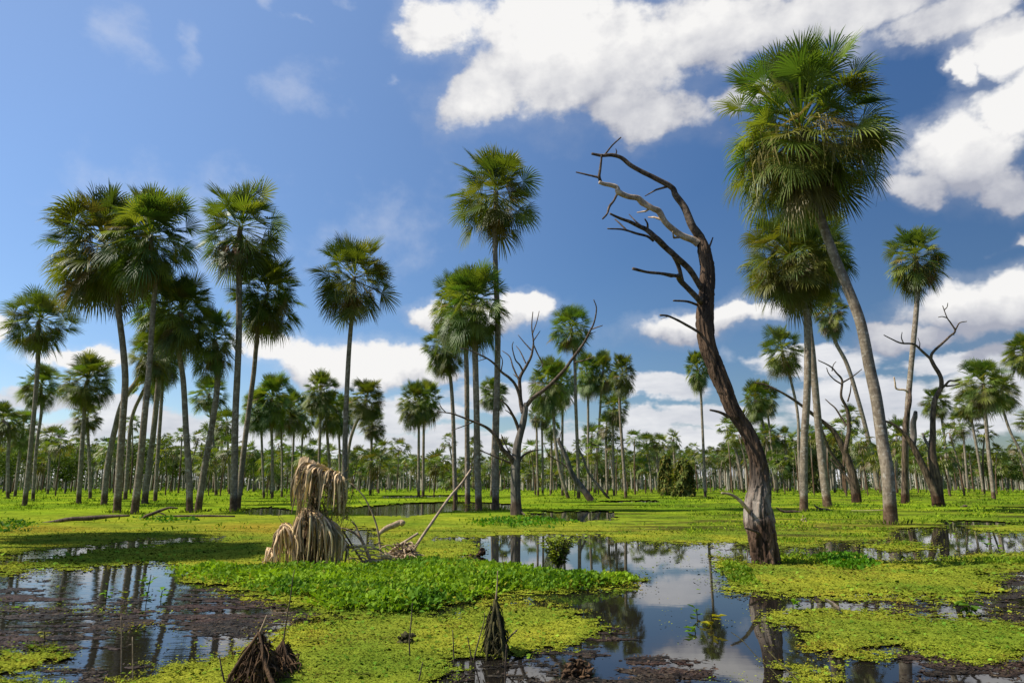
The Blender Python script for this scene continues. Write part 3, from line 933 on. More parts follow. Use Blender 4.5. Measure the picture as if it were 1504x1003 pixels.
# ------------------------------------------------------------------ palms near enough to tell apart
G1 = "tall palms standing in the marsh"
G2 = "slender palms behind the marsh pools"
PALMS = [
 # label, trunk pixels, crown box, wb, wt, style, skirt, group
 ("tallest leaning palm with a heavy shaggy crown above the other crowns", [(1308, 771), (1301, 700), (1295, 650), (1287, 590), (1277, 538), (1262, 475), (1243, 420), (1225, 375), (1207, 331), (1196, 290)], (1058, 56, 1298, 314), 19, 13, "heavy", "heavy", G1),
 ("straight pale palm whose shaggy yellow-green crown hangs under the tallest crown", [(1180, 752), (1182, 650), (1185, 570), (1186, 480), (1180, 440)], (1086, 300, 1238, 455), 12, 9, "heavy", "heavy", G1),
 ("pale grey palm trunk leaning just right of the straight one, crown half hidden", [(1216, 746), (1210, 690), (1204, 630), (1194, 525), (1188, 450)], (1140, 296, 1252, 440), 13, 8.5, "full", "full", G1),
 ("thin leaning palm with a small yellowish drooping crown beside two pale trunks", [(1291, 722), (1281, 670), (1266, 607), (1245, 538), (1228, 505), (1221, 480)], (1194, 428, 1246, 498), 7, 5, "ball", "full", G1),
 ("slim palm with a round ball of a crown alone against blue sky", [(1331, 739), (1331, 671), (1334, 600), (1340, 528), (1347, 450), (1349, 400)], (1299, 326, 1390, 432), 9, 7, "ball", "light", G1),
 ("tallest palm at the middle with an open airy crown", [(727.7, 750), (728, 680), (729, 609), (730.5, 540), (731, 474), (728, 400), (727, 340)], (660, 205, 797, 352), 11, 7.5, "open", "light", G1),
 ("thick palm with dense dark crown next to the tall airy-crowned one", [(703.6, 751), (701, 680), (700, 600), (698, 525), (698, 480)], (640, 380, 748, 516), 10.5, 8.5, "full", "light", G1),
 ("straight narrow palm whose crown merges into a denser one on its right", [(687, 743), (686, 640), (685, 530), (680, 480)], (632, 392, 706, 512), 8, 7.5, "full", "full", G1),
 ("shorter slightly leaning palm left of the merged pair of crowns", [(669, 738), (667, 660), (665, 600), (661, 552), (656, 515)], (619, 470, 684, 554), 7, 5, "full", "light", G1),
 ("solitary slender palm rising behind the dead thatch-like palm stump", [(503, 750), (506, 680), (509, 600), (513, 510), (519, 440)], (458, 337, 582, 475), 9, 6, "open", "light", G1),
 ("broad-crowned palm at the outer side of the tall cluster, trunk bowed", [(172, 754), (176, 690), (182, 612), (185, 560), (181, 510), (174, 464), (170, 420)], (74, 263, 232, 456), 11, 8, "full", "light", G1),
 ("palm in the tall cluster leaning right with its crown overlapping the broadest one", [(197, 756), (206, 680), (214, 612), (219, 540), (223, 455), (228, 400)], (152, 265, 287, 430), 11, 6, "full", "light", G1),
 ("palm of the tall cluster with yellowish drooping lower leaves", [(212, 741), (220, 680), (227, 627), (237, 520), (238, 470)], (196, 385, 284, 520), 9, 7, "ball", "full", G1),
 ("thin palm with small dark crown deep inside the tall cluster", [(228, 737), (233, 660), (237, 582), (240, 530)], (206, 486, 274, 572), 6, 5, "ball", "light", G1),
 ("palm of the tall cluster bending left at the top, dark crown", [(279, 754), (277, 700), (273, 635), (268, 560), (265, 514), (262, 470)], (218, 392, 314, 528), 10, 7, "full", "full", G1),
 ("right-leaning palm with a dark dense low crown before the tallest of its cluster", [(290, 752), (300, 690), (311, 627), (318, 570), (318, 520)], (278, 440, 350, 562), 10, 8, "ball", "light", G1),
 ("straight tall pale-trunked palm of the tall cluster with a feathery flared crown", [(343, 752), (345, 680), (347, 608), (350, 500), (351, 408), (352, 350)], (287, 257, 420, 406), 11, 8, "open", "light", G1),
 ("palm leaning right out of the tall cluster with a round feathery crown", [(348, 750), (354, 690), (362, 627), (372, 550), (379, 495), (384, 440)], (338, 366, 446, 498), 9, 6, "full", "light", G1),
 ("curving palm bent away from the tall cluster's base, crown hidden among others", [(152.6, 743), (157, 690), (167, 635), (182, 589), (200, 560), (216, 538)], (192, 470, 262, 566), 9, 7, "ball", "light", G1),
 ("second thin curving palm under the tall cluster, small crown low among trunks", [(184, 735), (187, 680), (193, 616), (207, 580), (222, 560)], (196, 530, 244, 592), 6, 5, "small", "light", G1),
 ("open spiky-crowned palm standing alone beside the tall cluster", [(36, 744), (45, 660), (53, 582), (56, 521), (58, 480)], (8, 424, 110, 522), 7, 5.5, "open", "light", G2),
 ("dark round-crowned palm just behind the open spiky-crowned one", [(48.5, 737), (54, 660), (59, 604), (60, 570)], (30, 534, 90, 604), 5, 4, "ball", "light", G2),
 ("bushy palm with two tiers of leaves between the spiky palm and tall cluster", [(115.5, 741), (121, 670), (124, 600), (125, 570)], (91, 517, 167, 602), 7, 5, "full", "light", G2),
 ("low dark palm crown showing beneath the two-tiered bushy palm", [(133, 733), (131, 680), (129, 625)], (105, 590, 151, 640), 5, 4, "ball", None, G2),
 ("small distant palm between the dark round crown and the bushy palm", [(70, 726), (72, 680), (74, 645)], (58, 622, 94, 660), 3.5, 3, "small", None, G2),
 ("dark low palm at the edge of the meadow, crown cut by the picture edge", [(12, 733), (13, 680), (14, 630)], (-22, 585, 30, 655), 5, 4.5, "ball", None, G2),
 ("dark low palm second from the picture edge, crown touching its neighbour", [(22, 730), (27, 680), (32, 640)], (10, 600, 56, 662), 4.5, 4, "ball", None, G2),
 ("feathery palm seen between the trunks of the tall cluster", [(318, 728), (314, 660), (305, 580)], (278, 550, 336, 606), 5, 4, "open", "light", G2),
 ("palm with moss-green trunk and yellowish crown between cluster trunks", [(314, 722), (316, 680), (318, 640)], (296, 602, 340, 652), 5, 4, "small", "small", G2),
 ("dark small palm crown behind the tall pale cluster trunk", [(337, 726), (336, 680), (334, 630)], (310, 596, 356, 646), 4, 3.5, "small", None, G2),
 ("full-crowned palm with twin trunks close right of the tall cluster", [(400, 733), (399, 670), (398, 600)], (369, 546, 430, 630), 5, 4, "full", "light", G2),
 ("dim palm with slim trunk partly behind the twin-trunked one", [(388, 733), (386, 680), (383, 620)], (354, 570, 402, 640), 4, 3.5, "full", None, G2),
 ("palm in the dark row with the leftmost of four thin trunks", [(414, 731), (414, 680), (413, 620)], (390, 575, 440, 640), 3.5, 3, "ball", None, G2),
 ("palm in the dark row whose crown fills the gap before the pale stump", [(428, 729), (430, 680), (432, 620)], (408, 568, 456, 640), 4, 3, "ball", None, G2),
 ("narrow palm of the dark row directly above the dead stump", [(438, 728), (442, 680), (446, 625)], (426, 585, 470, 645), 3.5, 3, "small", None, G2),
 ("taller round palm above the dead stump", [(467, 732), (469, 670), (471, 590)], (444, 542, 498, 612), 4.5, 4, "full", "light", G2),
 ("palm tucked behind the taller round one above the dead stump", [(486, 731), (484, 680), (480, 620), (478, 600)], (460, 572, 506, 640), 5, 4, "ball", "light", G2),
 ("light green palm squeezed behind the solitary slender palm trunk", [(499, 730), (499, 680), (498, 620)], (478, 576, 524, 642), 4, 3, "full", None, G2),
 ("dark spreading palm right of the solitary slender palm", [(508, 733), (510, 680), (516, 640), (532, 600)], (508, 555, 568, 622), 5, 4.5, "full", None, G2),
 ("palm with drooping dark crown under the dark spreading one", [(544, 728), (545, 680), (546, 630)], (526, 600, 568, 648), 4.5, 3.5, "ball", "light", G2),
 ("little palm right below the dark drooping crown", [(556, 725), (557, 700), (559, 665)], (542, 640, 580, 682), 3.5, 3, "small", None, G2),
 ("left palm of the tidy pair with touching round crowns", [(615, 732), (615, 680), (614.5, 600)], (583, 556, 634, 630), 4.5, 3.5, "full", "small", G2),
 ("right palm of the tidy pair with touching round crowns", [(621.5, 731), (622, 680), (623, 600)], (604, 555, 651, 626), 4.5, 3.5, "full", "small", G2),
 ("pale-skirted palm half hidden behind the tallest middle trunk", [(722, 730), (724, 660), (726, 590)], (702, 552, 748, 604), 5, 4, "full", "small", G2),
 ("airy palm rising highest above the dense palm group behind the forked bare tree", [(850, 733), (849, 680), (846, 601), (844, 529), (840, 490)], (803, 447, 874, 522), 5.5, 4.5, "open", "light", G2),
 ("leaning pale-trunked palm with large drooping crown behind the forked bare tree", [(836, 733), (822, 690), (815, 640), (811, 580)], (774, 520, 834, 612), 5.5, 4.5, "full", "light", G2),
 ("straight thin palm sharing the large drooping crown mass", [(826, 729), (826, 660), (826, 590), (824, 560)], (800, 528, 848, 606), 4, 3.5, "full", None, G2),
 ("left of two little brown-skirted palms by the forked bare tree", [(790.6, 729), (789, 680), (788, 625)], (775, 594, 797, 630), 3.5, 3, "small", "small", G2),
 ("right of two little brown-skirted palms by the forked bare tree", [(797, 729), (797, 680), (796, 625)], (785, 596, 810, 632), 3.5, 3, "small", "small", G2),
 ("plain thin palm just right of the little brown-skirted pair", [(809, 728), (810, 680), (810, 640)], (792, 602, 824, 648), 3.5, 3, "small", None, G2),
 ("dense group palm with the leftmost thin straight trunk and brown skirt", [(865, 725), (864, 660), (863.6, 585), (862, 560)], (842, 515, 882, 586), 4, 3.5, "full", "light", G2),
 ("dense group palm with middle crown and slightly slanted trunk", [(873, 725), (878, 660), (883, 578), (883, 550)], (864, 512, 908, 582), 4, 3.5, "full", "light", G2),
 ("dense group palm at the outer right with big brown skirt", [(919.5, 732), (915, 670), (910, 585), (912, 550)], (893, 518, 935, 584), 5, 4, "full", "full", G2),
 ("yellowish shaggy palm below the dense group's right crowns", [(902, 729), (901, 680), (900, 610)], (880, 574, 926, 628), 4, 3.5, "ball", "full", G2),
 ("shorter palm with a grey skirt in the middle of the dense group", [(892, 727), (891, 690), (890, 640)], (872, 604, 910, 650), 4, 3.5, "small", "small", G2),
 ("small pale palm at the foot of the dense group", [(868, 722), (868, 690), (868, 650)], (850, 620, 888, 662), 3.5, 3, "small", "small", G2),
 ("left palm in the low row beyond the vine-covered stumps", [(957, 724), (955, 690), (950, 655)], (931, 634, 968, 668), 3.5, 3, "small", None, G2),
 ("right palm in the low row beyond the vine-covered stumps", [(967, 724), (966, 690), (964, 655)], (950, 635, 986, 668), 3.5, 3, "small", None, G2),
 ("small tufted palm directly above the vine-covered stumps", [(992, 726), (991, 690), (989, 650)], (977, 628, 1003, 664), 3.5, 3, "small", None, G2),
 ("isolated thin palm with brown skirt seen left of the big leaning dead trunk", [(1036, 732), (1033, 660), (1029, 573), (1026, 550)], (1005, 513, 1043, 576), 4.5, 3, "full", "full", G2),
 ("pale-skirted palm between the leaning dead trunk and the two pale trunks", [(1177, 730), (1174, 671), (1171, 606), (1158, 546), (1152, 520)], (1115, 476, 1182, 556), 5, 4, "open", "full", G2),
 ("palm with a blotchy crown on a slanted grey trunk right of the dead trunk", [(1143, 724), (1136, 690), (1126, 650), (1119, 615), (1116, 590)], (1088, 556, 1130, 622), 5, 4, "full", "light", G2),
 ("second slanted palm in the blotchy crowned pair", [(1139, 723), (1135, 670), (1128, 609), (1126, 590)], (1104, 556, 1144, 614), 4, 3, "full", None, G2),
 ("dark low palm behind the blotchy crowned pair", [(1128, 722), (1126, 690), (1124, 650)], (1103, 620, 1150, 664), 3.5, 3, "ball", None, G2),
 ("little bright-crowned palm beside the straight pale trunk", [(1156, 722), (1155, 680), (1153, 640)], (1138, 624, 1168, 660), 3.5, 3, "small", None, G2),
 ("small palm peeking out left behind the leaning dead trunk", [(1092, 724), (1087, 690), (1078, 650)], (1062, 622, 1092, 660), 5, 4, "small", "small", G2),
 ("palm with crown low against the right-hand pale trunk", [(1198, 724), (1196, 700), (1194, 660)], (1179, 630, 1210, 682), 3.5, 3, "small", None, G2),
 ("bright bushy palm with reddish trunk right of the forked dead tree", [(1460, 735), (1453, 664), (1447, 606), (1446, 575)], (1406, 524, 1482, 610), 6, 4.5, "ball", "light", G2),
 ("palm leaning left behind the bright bushy palm", [(1526, 729), (1503, 671), (1485, 635), (1474, 600), (1472, 580)], (1448, 547, 1496, 606), 4, 3.5, "full", None, G2),
 ("yellow-green palm just left below the bright bushy crown", [(1445, 727), (1437, 670), (1428, 621), (1426, 600)], (1402, 570, 1450, 620), 4, 3.5, "ball", "small", G2),
 ("short pale palm left of the yellow-green one", [(1422, 723), (1418, 680), (1415, 642), (1412, 630)], (1391, 600, 1428, 645), 3.5, 3, "small", "small", G2),
 ("lowest small palm in the group under the bright bushy palm", [(1417, 721), (1415, 700), (1414, 670)], (1400, 650, 1430, 680), 3, 2.5, "small", None, G2),
 ("curved slim palm behind the forked dead tree", [(1395, 728), (1391, 690), (1387, 650), (1383, 614), (1376, 595)], (1352, 569, 1398, 616), 4, 3.5, "ball", "light", G2),
 ("half-seen palm high at the picture's right edge", [(1530, 730), (1520, 650), (1508, 560), (1504, 530)], (1472, 488, 1536, 552), 5, 4.5, "full", "light", G2),
 ("half-seen lower palm at the picture's right edge", [(1524, 727), (1520, 680), (1512, 630)], (1490, 600, 1534, 634), 4, 3, "small", None, G2),
 ("palm showing between the round ball palm and the forked dead tree", [(1318, 724), (1317, 690), (1316, 645)], (1296, 608, 1338, 672), 3.5, 3, "small", "small", G2),
 ("small palm framed by the twisted dead tree's branches", [(1251, 724), (1251, 680), (1249, 615)], (1232, 592, 1265, 630), 3.5, 3, "small", None, G2),
 ("short palm under the curving limbs of the twisted dead tree", [(1226, 724), (1226, 700), (1225, 660)], (1206, 636, 1246, 684), 3.5, 3, "small", None, G2),
]
for p in PALMS:
    palm(*p)

gp, gd, gn, gl = [], [], [], []
r = np.random.default_rng(55)
for p in PALMS:
    Yp = ground_depth(p[1][0][1])
    if Yp > 75: continue
    c0_ = on_ground(*p[1][0]); k_ = 70
    a = r.uniform(0, 6.283, k_); q = p[3] * Yp / F / 2 * r.uniform(0.9, 1.2, k_) + np.abs(r.normal(0, 0.22, k_))
    gp.append(np.stack([c0_[0] + q * np.cos(a), c0_[1] + q * np.sin(a), np.full(k_, 0.01)], -1))
    gd.append(np.stack([np.cos(a) * 0.5, np.sin(a) * 0.5, r.uniform(0.3, 1.5, k_)], -1)); gl.append(r.uniform(0.05, 0.20, k_))
gp = np.concatenate(gp); gd = np.concatenate(gd); gl = np.concatenate(gl); n = len(gp)
V, Fq = leaf_quads(gp, gd, r.normal(0, 1, (n, 3)), gl, gl * 0.3, 0.1, 0.1)
kk = r.random((n, 1))
tag(link("grass", np_mesh("grass", V, Fq, np.repeat(np.array([0.19, 0.26, 0.02]) * kk + np.array([0.09, 0.12, 0.02]) * (1 - kk), 4, 0)), M["grass"]), "tufts of grass around the feet of the palms", "grass", None, "stuff")

# palms beyond the edge of the photograph, whose shadows fall into it
for k, (X, Y, H) in enumerate([(-17.0, 15.0, 9.5), (-18.0, 14.2, 11.0), (-14.5, 12.4, 9.0), (-14.6, 11.2, 10.0)]):
    e = empty("fan_palm", (X, Y, 0), "tall palm outside the picture on the sunny side of the marsh", "palm", "palms outside the picture")
    pth = catmull([(0, 0, -0.15), (0.2, 0.1, H * 0.5), (0.5, 0, H)], 8)
    V, Fq, tri = tube(pth, np.linspace(0.17, 0.12, len(pth)), 10, rough=0.05, seed=k)
    mb = MB(); mb.add(V, Fq); mb.f3.append(tri)
    link("trunk", mb.mesh("trunk", True), M["trunk"], e)
    for nm, me in (("crown", pick(CROWN, "full")), ("dead_fronds", pick(SKIRT, "light"))):
        o = link(nm, me, None, e); o.location = (0.5, 0, H); o.scale = (1.6, 1.6, 1.4); o.rotation_euler = (0, 0, k)

# ------------------------------------------------------------------ the palm forest along the horizon
def pole_mesh(seed, bend):
    mb = MB()
    pth = catmull([(0, 0, -0.02), (bend * 0.3, 0, 0.5), (bend, 0, 1.0)], 3)
    add_tube(mb, pth, np.linspace(0.016, 0.011, len(pth)), 5)
    return mb.mesh("trunk", True)


POLES = [pole_mesh(i, b_) for i, b_ in enumerate((-0.10, -0.03, 0.02, 0.06, 0.12))]
BENDS = (-0.10, -0.03, 0.02, 0.06, 0.12)
for me in POLES: me.materials.append(M["trunk"])
FARCROWN = [crown_mesh(s, 24, 86, -62, 9, 0.3, 1.0, 0.12) for s in (61, 62, 63, 64, 65)]
for me in FARCROWN: me.materials.append(M["frond"])


def topline(px):
    """height of the forest's skyline in the photograph"""
    return float(np.interp(px, [-400, 0, 60, 180, 300, 420, 560, 640, 800, 940, 1100, 1200, 1320, 1504, 1900], [640, 648, 655, 650, 662, 668, 668, 676, 672, 668, 652, 652, 660, 668, 664]))


r = np.random.default_rng(99)
MIDX = [-20, 40, 90, 150, 190, 240, 270, 300, 330, 360, 385, 405, 420, 440, 455, 480, 510, 540, 575, 640, 660, 690, 740, 780, 815, 840, 880, 905, 930, 1070, 1100, 1130, 1165, 1200, 1220, 1240, 1275, 1300, 1330, 1365, 1400, 1420, 1450, 1470, 1500]
for k in range(210):
    mid = k >= 165
    px = -60 + 1624 * (k + r.random()) / 165
    Y = r.uniform(88, 132)
    ty = topline(px) + r.uniform(-10, 18) + (r.random() < 0.2) * -r.uniform(6, 26)
    if mid:
        px = MIDX[k - 165] + r.uniform(-9, 9); Y = r.uniform(62, 88); ty = topline(px) - r.uniform(4, 44)
    h = at(px, ty, Y)[2]
    rad = r.uniform(1.15, 1.7)
    pb = at(px, 712, Y)
    i = int(r.integers(0, 5))
    e = empty("fan_palm", (pb[0], Y, 0), ("slim palm standing just before the horizon forest, its crown clear above the rest" if mid else "far palm in the continuous forest row along the horizon"), "palm", "palms standing before the horizon forest" if mid else "palms of the forest along the horizon")
    H = h - rad * 0.8
    o = link("trunk", POLES[i], None, e)
    sx = H * r.uniform(0.5, 1.0)
    o.scale = (sx * 1.4, sx * 1.4, H)
    o = link("crown", FARCROWN[int(r.integers(0, 5))], None, e)
    o.location = (BENDS[i] * sx * 1.4, 0, H)
    o.scale = (rad, rad, rad * r.uniform(0.85, 1.05))
    o.rotation_euler = (0, 0, r.uniform(0, 6.28))

# the trunks and crowns of the palms behind those, one mass
mbt, mbc = MB(), MB()
far_parts = []
for me in FARCROWN:
    v = np.empty(len(me.vertices) * 3, np.float32); me.vertices.foreach_get("co", v)
    c = np.empty(len(me.vertices) * 4, np.float32); me.color_attributes["tint"].data.foreach_get("color", c)
    f4 = np.array([tuple(p.vertices) for p in me.polygons if p.loop_total == 4]); f3 = np.array([tuple(p.vertices) for p in me.polygons if p.loop_total == 3])
    far_parts.append((v.reshape(-1, 3), c.reshape(-1, 4)[:, :3], f4, f3))
for k in range(2000):
    Y = r.uniform(128, 300)
    px = r.uniform(-260, 1760)
    ty = topline(px) + r.uniform(-10, 24)
    P0 = at(px, 712, Y); X = P0[0]
    h = at(px, ty, Y)[2]
    if Y > 200: h = min(h, 13 + r.uniform(-2, 2))
    rad = r.uniform(1.15, 1.8)
    H = h - rad * 0.9
    bx = r.normal(0, 0.05) * H
    pth = np.array([(X, Y, 0), (X + bx * 0.3, Y, H * 0.5), (X + bx, Y, H)])
    add_tube(mbt, pth, [0.2, 0.17, 0.15], 4, np.array([0.30, 0.27, 0.22]) * r.uniform(0.4, 1.5), cap=False)
    v, c, f4, f3 = far_parts[int(r.integers(0, 5))]
    a = r.uniform(0, 6.28)
    w_ = v * [rad, rad, rad * 0.95]
    w_ = np.stack([w_[:, 0] * math.cos(a) - w_[:, 1] * math.sin(a), w_[:, 0] * math.sin(a) + w_[:, 1] * math.cos(a), w_[:, 2]], -1) + [X + bx, Y, H]
    n0 = mbc.n
    mbc.add(w_, f4, c * r.uniform(0.35, 0.85))
    mbc.f3.append(f3 + n0)
# undergrowth between the trunks: leaf clumps
for k in range(1900):
    Y = r.uniform(165, 340); px = r.uniform(-260, 1760)
    X = at(px, 712, Y)[0]
    nl = 26
    hh_ = r.uniform(0.8, 3.0) if r.random() < 0.75 else r.uniform(3, 7)
    P = np.stack([X + r.normal(0, 1.3, nl), Y + r.normal(0, 1.0, nl), r.uniform(0.05, 1, nl) ** 0.8 * hh_], -1)
    a = r.uniform(0, 6.28, nl); e_ = r.uniform(-0.3, 1.3, nl)
    D = np.stack([np.cos(a) * np.cos(e_), np.sin(a) * np.cos(e_), np.sin(e_)], -1)
    V, Fq = leaf_quads(P, D, D[::-1] + [0, 0, 0.5], r.uniform(0.5, 1.2, nl), r.uniform(0.25, 0.6, nl), 0.1, 0.2)
    mbc.add(V, Fq, np.array([0.045, 0.066, 0.016]) * r.uniform(0.4, 1.5) * np.array([1, r.uniform(0.9, 1.2), 1]))
mt = leaf_material("far_trunks", 0.8, 0.0, 0.2, False, 2.0)
o = link("palm_forest", mbc.mesh("palm_forest"), M["frond"])
tag(o, "continuous band of palm crowns and undergrowth along the horizon", "palm forest", None, "stuff")
o = link("forest_trunks_woods", mbt.mesh("forest_trunks"), mt)
tag(o, "thicket of thin pale trunks deep in the horizon forest", "palm forest", None, "stuff")

# ------------------------------------------------------------------ dead trees
def wood(name, pts, wid, Y, root, mat, parent, sides=10, per=6, rough=0.12, flute=0.0, seed=0, dy=0.0, crack=0.0):
    """a limb traced as pixels with widths in pixels, at distance Y (drifting by dy metres towards its tip)"""
    n = len(pts)
    P = np.array([at(px, py, Y + dy * i / max(n - 1, 1)) for i, (px, py) in enumerate(pts)])
    wid = np.broadcast_to(np.asarray(wid, float), (n,)) if not np.isscalar(wid) else np.full(n, float(wid))
    rr = np.random.default_rng(seed + 5)
    if n > 3 and wid.max() < 14:
        P[1:-1] += rr.normal(0, 1, (n - 2, 3)) * (wid[1:-1, None] * Y / F / 2) * [0.30, 0.6, 0.30]
    path = catmull(P, per)
    rad = np.interp(np.linspace(0, n - 1, len(path)), np.arange(n), wid) * Y / F / 2
    mb = MB()
    if name == "branch" and len(path) > 12:     # snapped side twigs
        for _ in range(int(len(path) / 26)):
            i = int(rr.integers(3, len(path) - 1))
            t_ = path[i] - path[i - 1]; t_ /= np.linalg.norm(t_)
            d_ = rr.normal(0, 1, 3); d_ -= t_ * np.dot(d_, t_); d_ = d_ / np.linalg.norm(d_) + t_ * rr.uniform(0.2, 1.2)
            ln = rad[i] * rr.uniform(3, 8)
            k1_ = path[i] + d_ * ln * 0.5 + rr.normal(0, 0.1, 3) * ln
            add_tube(mb, np.array([path[i], k1_, k1_ + (d_ + rr.normal(0, 0.4, 3)) * ln * 0.5]) - root, np.array([0.5, 0.35, 0.18]) * rad[i], 5)
    V, Fq, tri = tube(path - root, rad, sides, rough=rough, freq=1.5 if flute else 2.0, seed=seed, flute=flute, nfl=13 if flute else 7, crack=crack)
    tri = tri + mb.n
    mb.add(V, Fq); mb.f3.append(tri)
    return link(name, mb.mesh(name, True), M[mat], parent)


def wlin(a, b, n):
    return np.linspace(a, b, n)


# the big leaning dead tree
Yd = ground_depth(828)
rp = on_ground(1126, 828)
e = empty("dead_tree", rp, "big leaning dead tree with rough dark trunk and bare arched branches", "dead tree")
trunk_pts = [(1127, 836), (1124, 815), (1120, 790), (1116, 765), (1114, 740), (1116, 712), (1113, 680), (1104, 650), (1094, 629), (1075, 600), (1064, 570), (1052, 540), (1040, 510), (1035, 480), (1035, 465), (1037, 436), (1038.5, 415), (1039, 392), (1035, 369), (1030, 352), (1018.5, 334)]
trunk_w = [34, 32, 34, 37, 33, 27, 24, 22, 21, 22, 23.5, 24, 24, 24, 23, 21, 20, 18, 18, 14, 11]
wood("trunk", trunk_pts, trunk_w, Yd, rp, "dead_wood", e, 120, 16, 0.11, 0.34, 3, 0.0, 0.12)
BR = [
    ([(1030, 352), (1018.5, 334), (1007, 306), (995, 285), (984, 274), (962, 262), (941, 253), (926, 242), (915, 233), (898, 228.5), (884, 227.5), (869, 226)], [13, 12, 11, 10, 9, 8, 7.5, 7, 6.5, 6, 5, 4], "branch", 0.0),
    ([(888, 228), (899, 214), (912, 202)], [3, 2.5, 2], "branch", 0.1),
    ([(884, 227), (881, 248), (880.5, 261), (883, 269)], [3, 4, 5, 5], "branch", 0.1),
    ([(880.5, 261), (865, 257.5), (846, 253)], [4, 3, 2.2], "branch", 0.1),
    ([(1026, 358), (1019, 352), (1002, 343), (982, 334), (974, 325), (967, 314), (956, 306), (944, 297), (935, 290), (922, 287), (909, 284), (905, 277), (899, 272), (889, 270), (880, 268)], [12, 11, 10, 10, 9, 9.5, 9, 10, 9, 8, 9, 7, 7, 6, 5], "pale_branch", -0.5),
    ([(906.5, 285), (902, 295), (895, 303), (892, 314), (885, 321.6)], [4, 3.5, 4, 3, 2.5], "branch", -0.3),
    ([(1033, 422), (1029, 418), (1010.6, 395), (990, 375), (978, 365), (967, 355), (950, 337.5), (937, 331), (924, 326), (910, 320), (896, 314)], [10, 9, 9, 9, 9, 9, 7.5, 6, 5, 4, 3], "branch", -0.8),
    ([(951, 337), (951, 329), (947, 321.6)], [4, 3, 2], "branch", -0.2),
    ([(960, 354), (950, 347), (937, 342), (915, 337.5), (892, 336)], [4.5, 4, 4, 3, 2], "branch", -0.2),
    ([(920, 338), (910, 328), (903, 322)], [3, 2.5, 2], "branch", 0.1),
    ([(1029, 443), (1025, 438.7), (1002, 412.7), (996, 408), (990, 405), (970, 402), (950, 399), (929.6, 394.7)], [9, 8.5, 8, 7, 5, 4.5, 4, 4], "branch", -1.0),
    ([(1002, 412), (996, 389.5), (989, 376)], [6, 6, 6], "branch", -0.2),
    ([(1027, 449), (1010, 443), (989, 441.6)], [4, 3.5, 2.5], "branch", -0.3),
    ([(1032, 493), (1024, 486), (1000, 473), (985, 466), (978, 463), (970, 463)], [5, 4, 3.5, 3, 3, 3], "branch", -0.6),
    ([(1040, 368), (1043, 360), (1047, 349)], [4, 3, 2], "branch", 0.1),
    ([(1106, 756), (1098, 748), (1085, 735), (1073.6, 726), (1060, 724)], [9, 6, 4.6, 3.6, 2.6], "pale_branch", -0.4),
    ([(1120, 786), (1112, 781), (1094, 775)], [6, 4, 2.5], "branch", -0.25),
    ([(1070, 612), (1058, 605.6), (1043, 602)], [6, 4, 3], "branch", -0.2),
]
for i, (p, w_, mt_, dy) in enumerate(BR):
    wood("branch", p, w_, Yd - 0.02 * (i % 3), rp, mt_, e, 10, 6, 0.16, 0, 10 + i, dy)

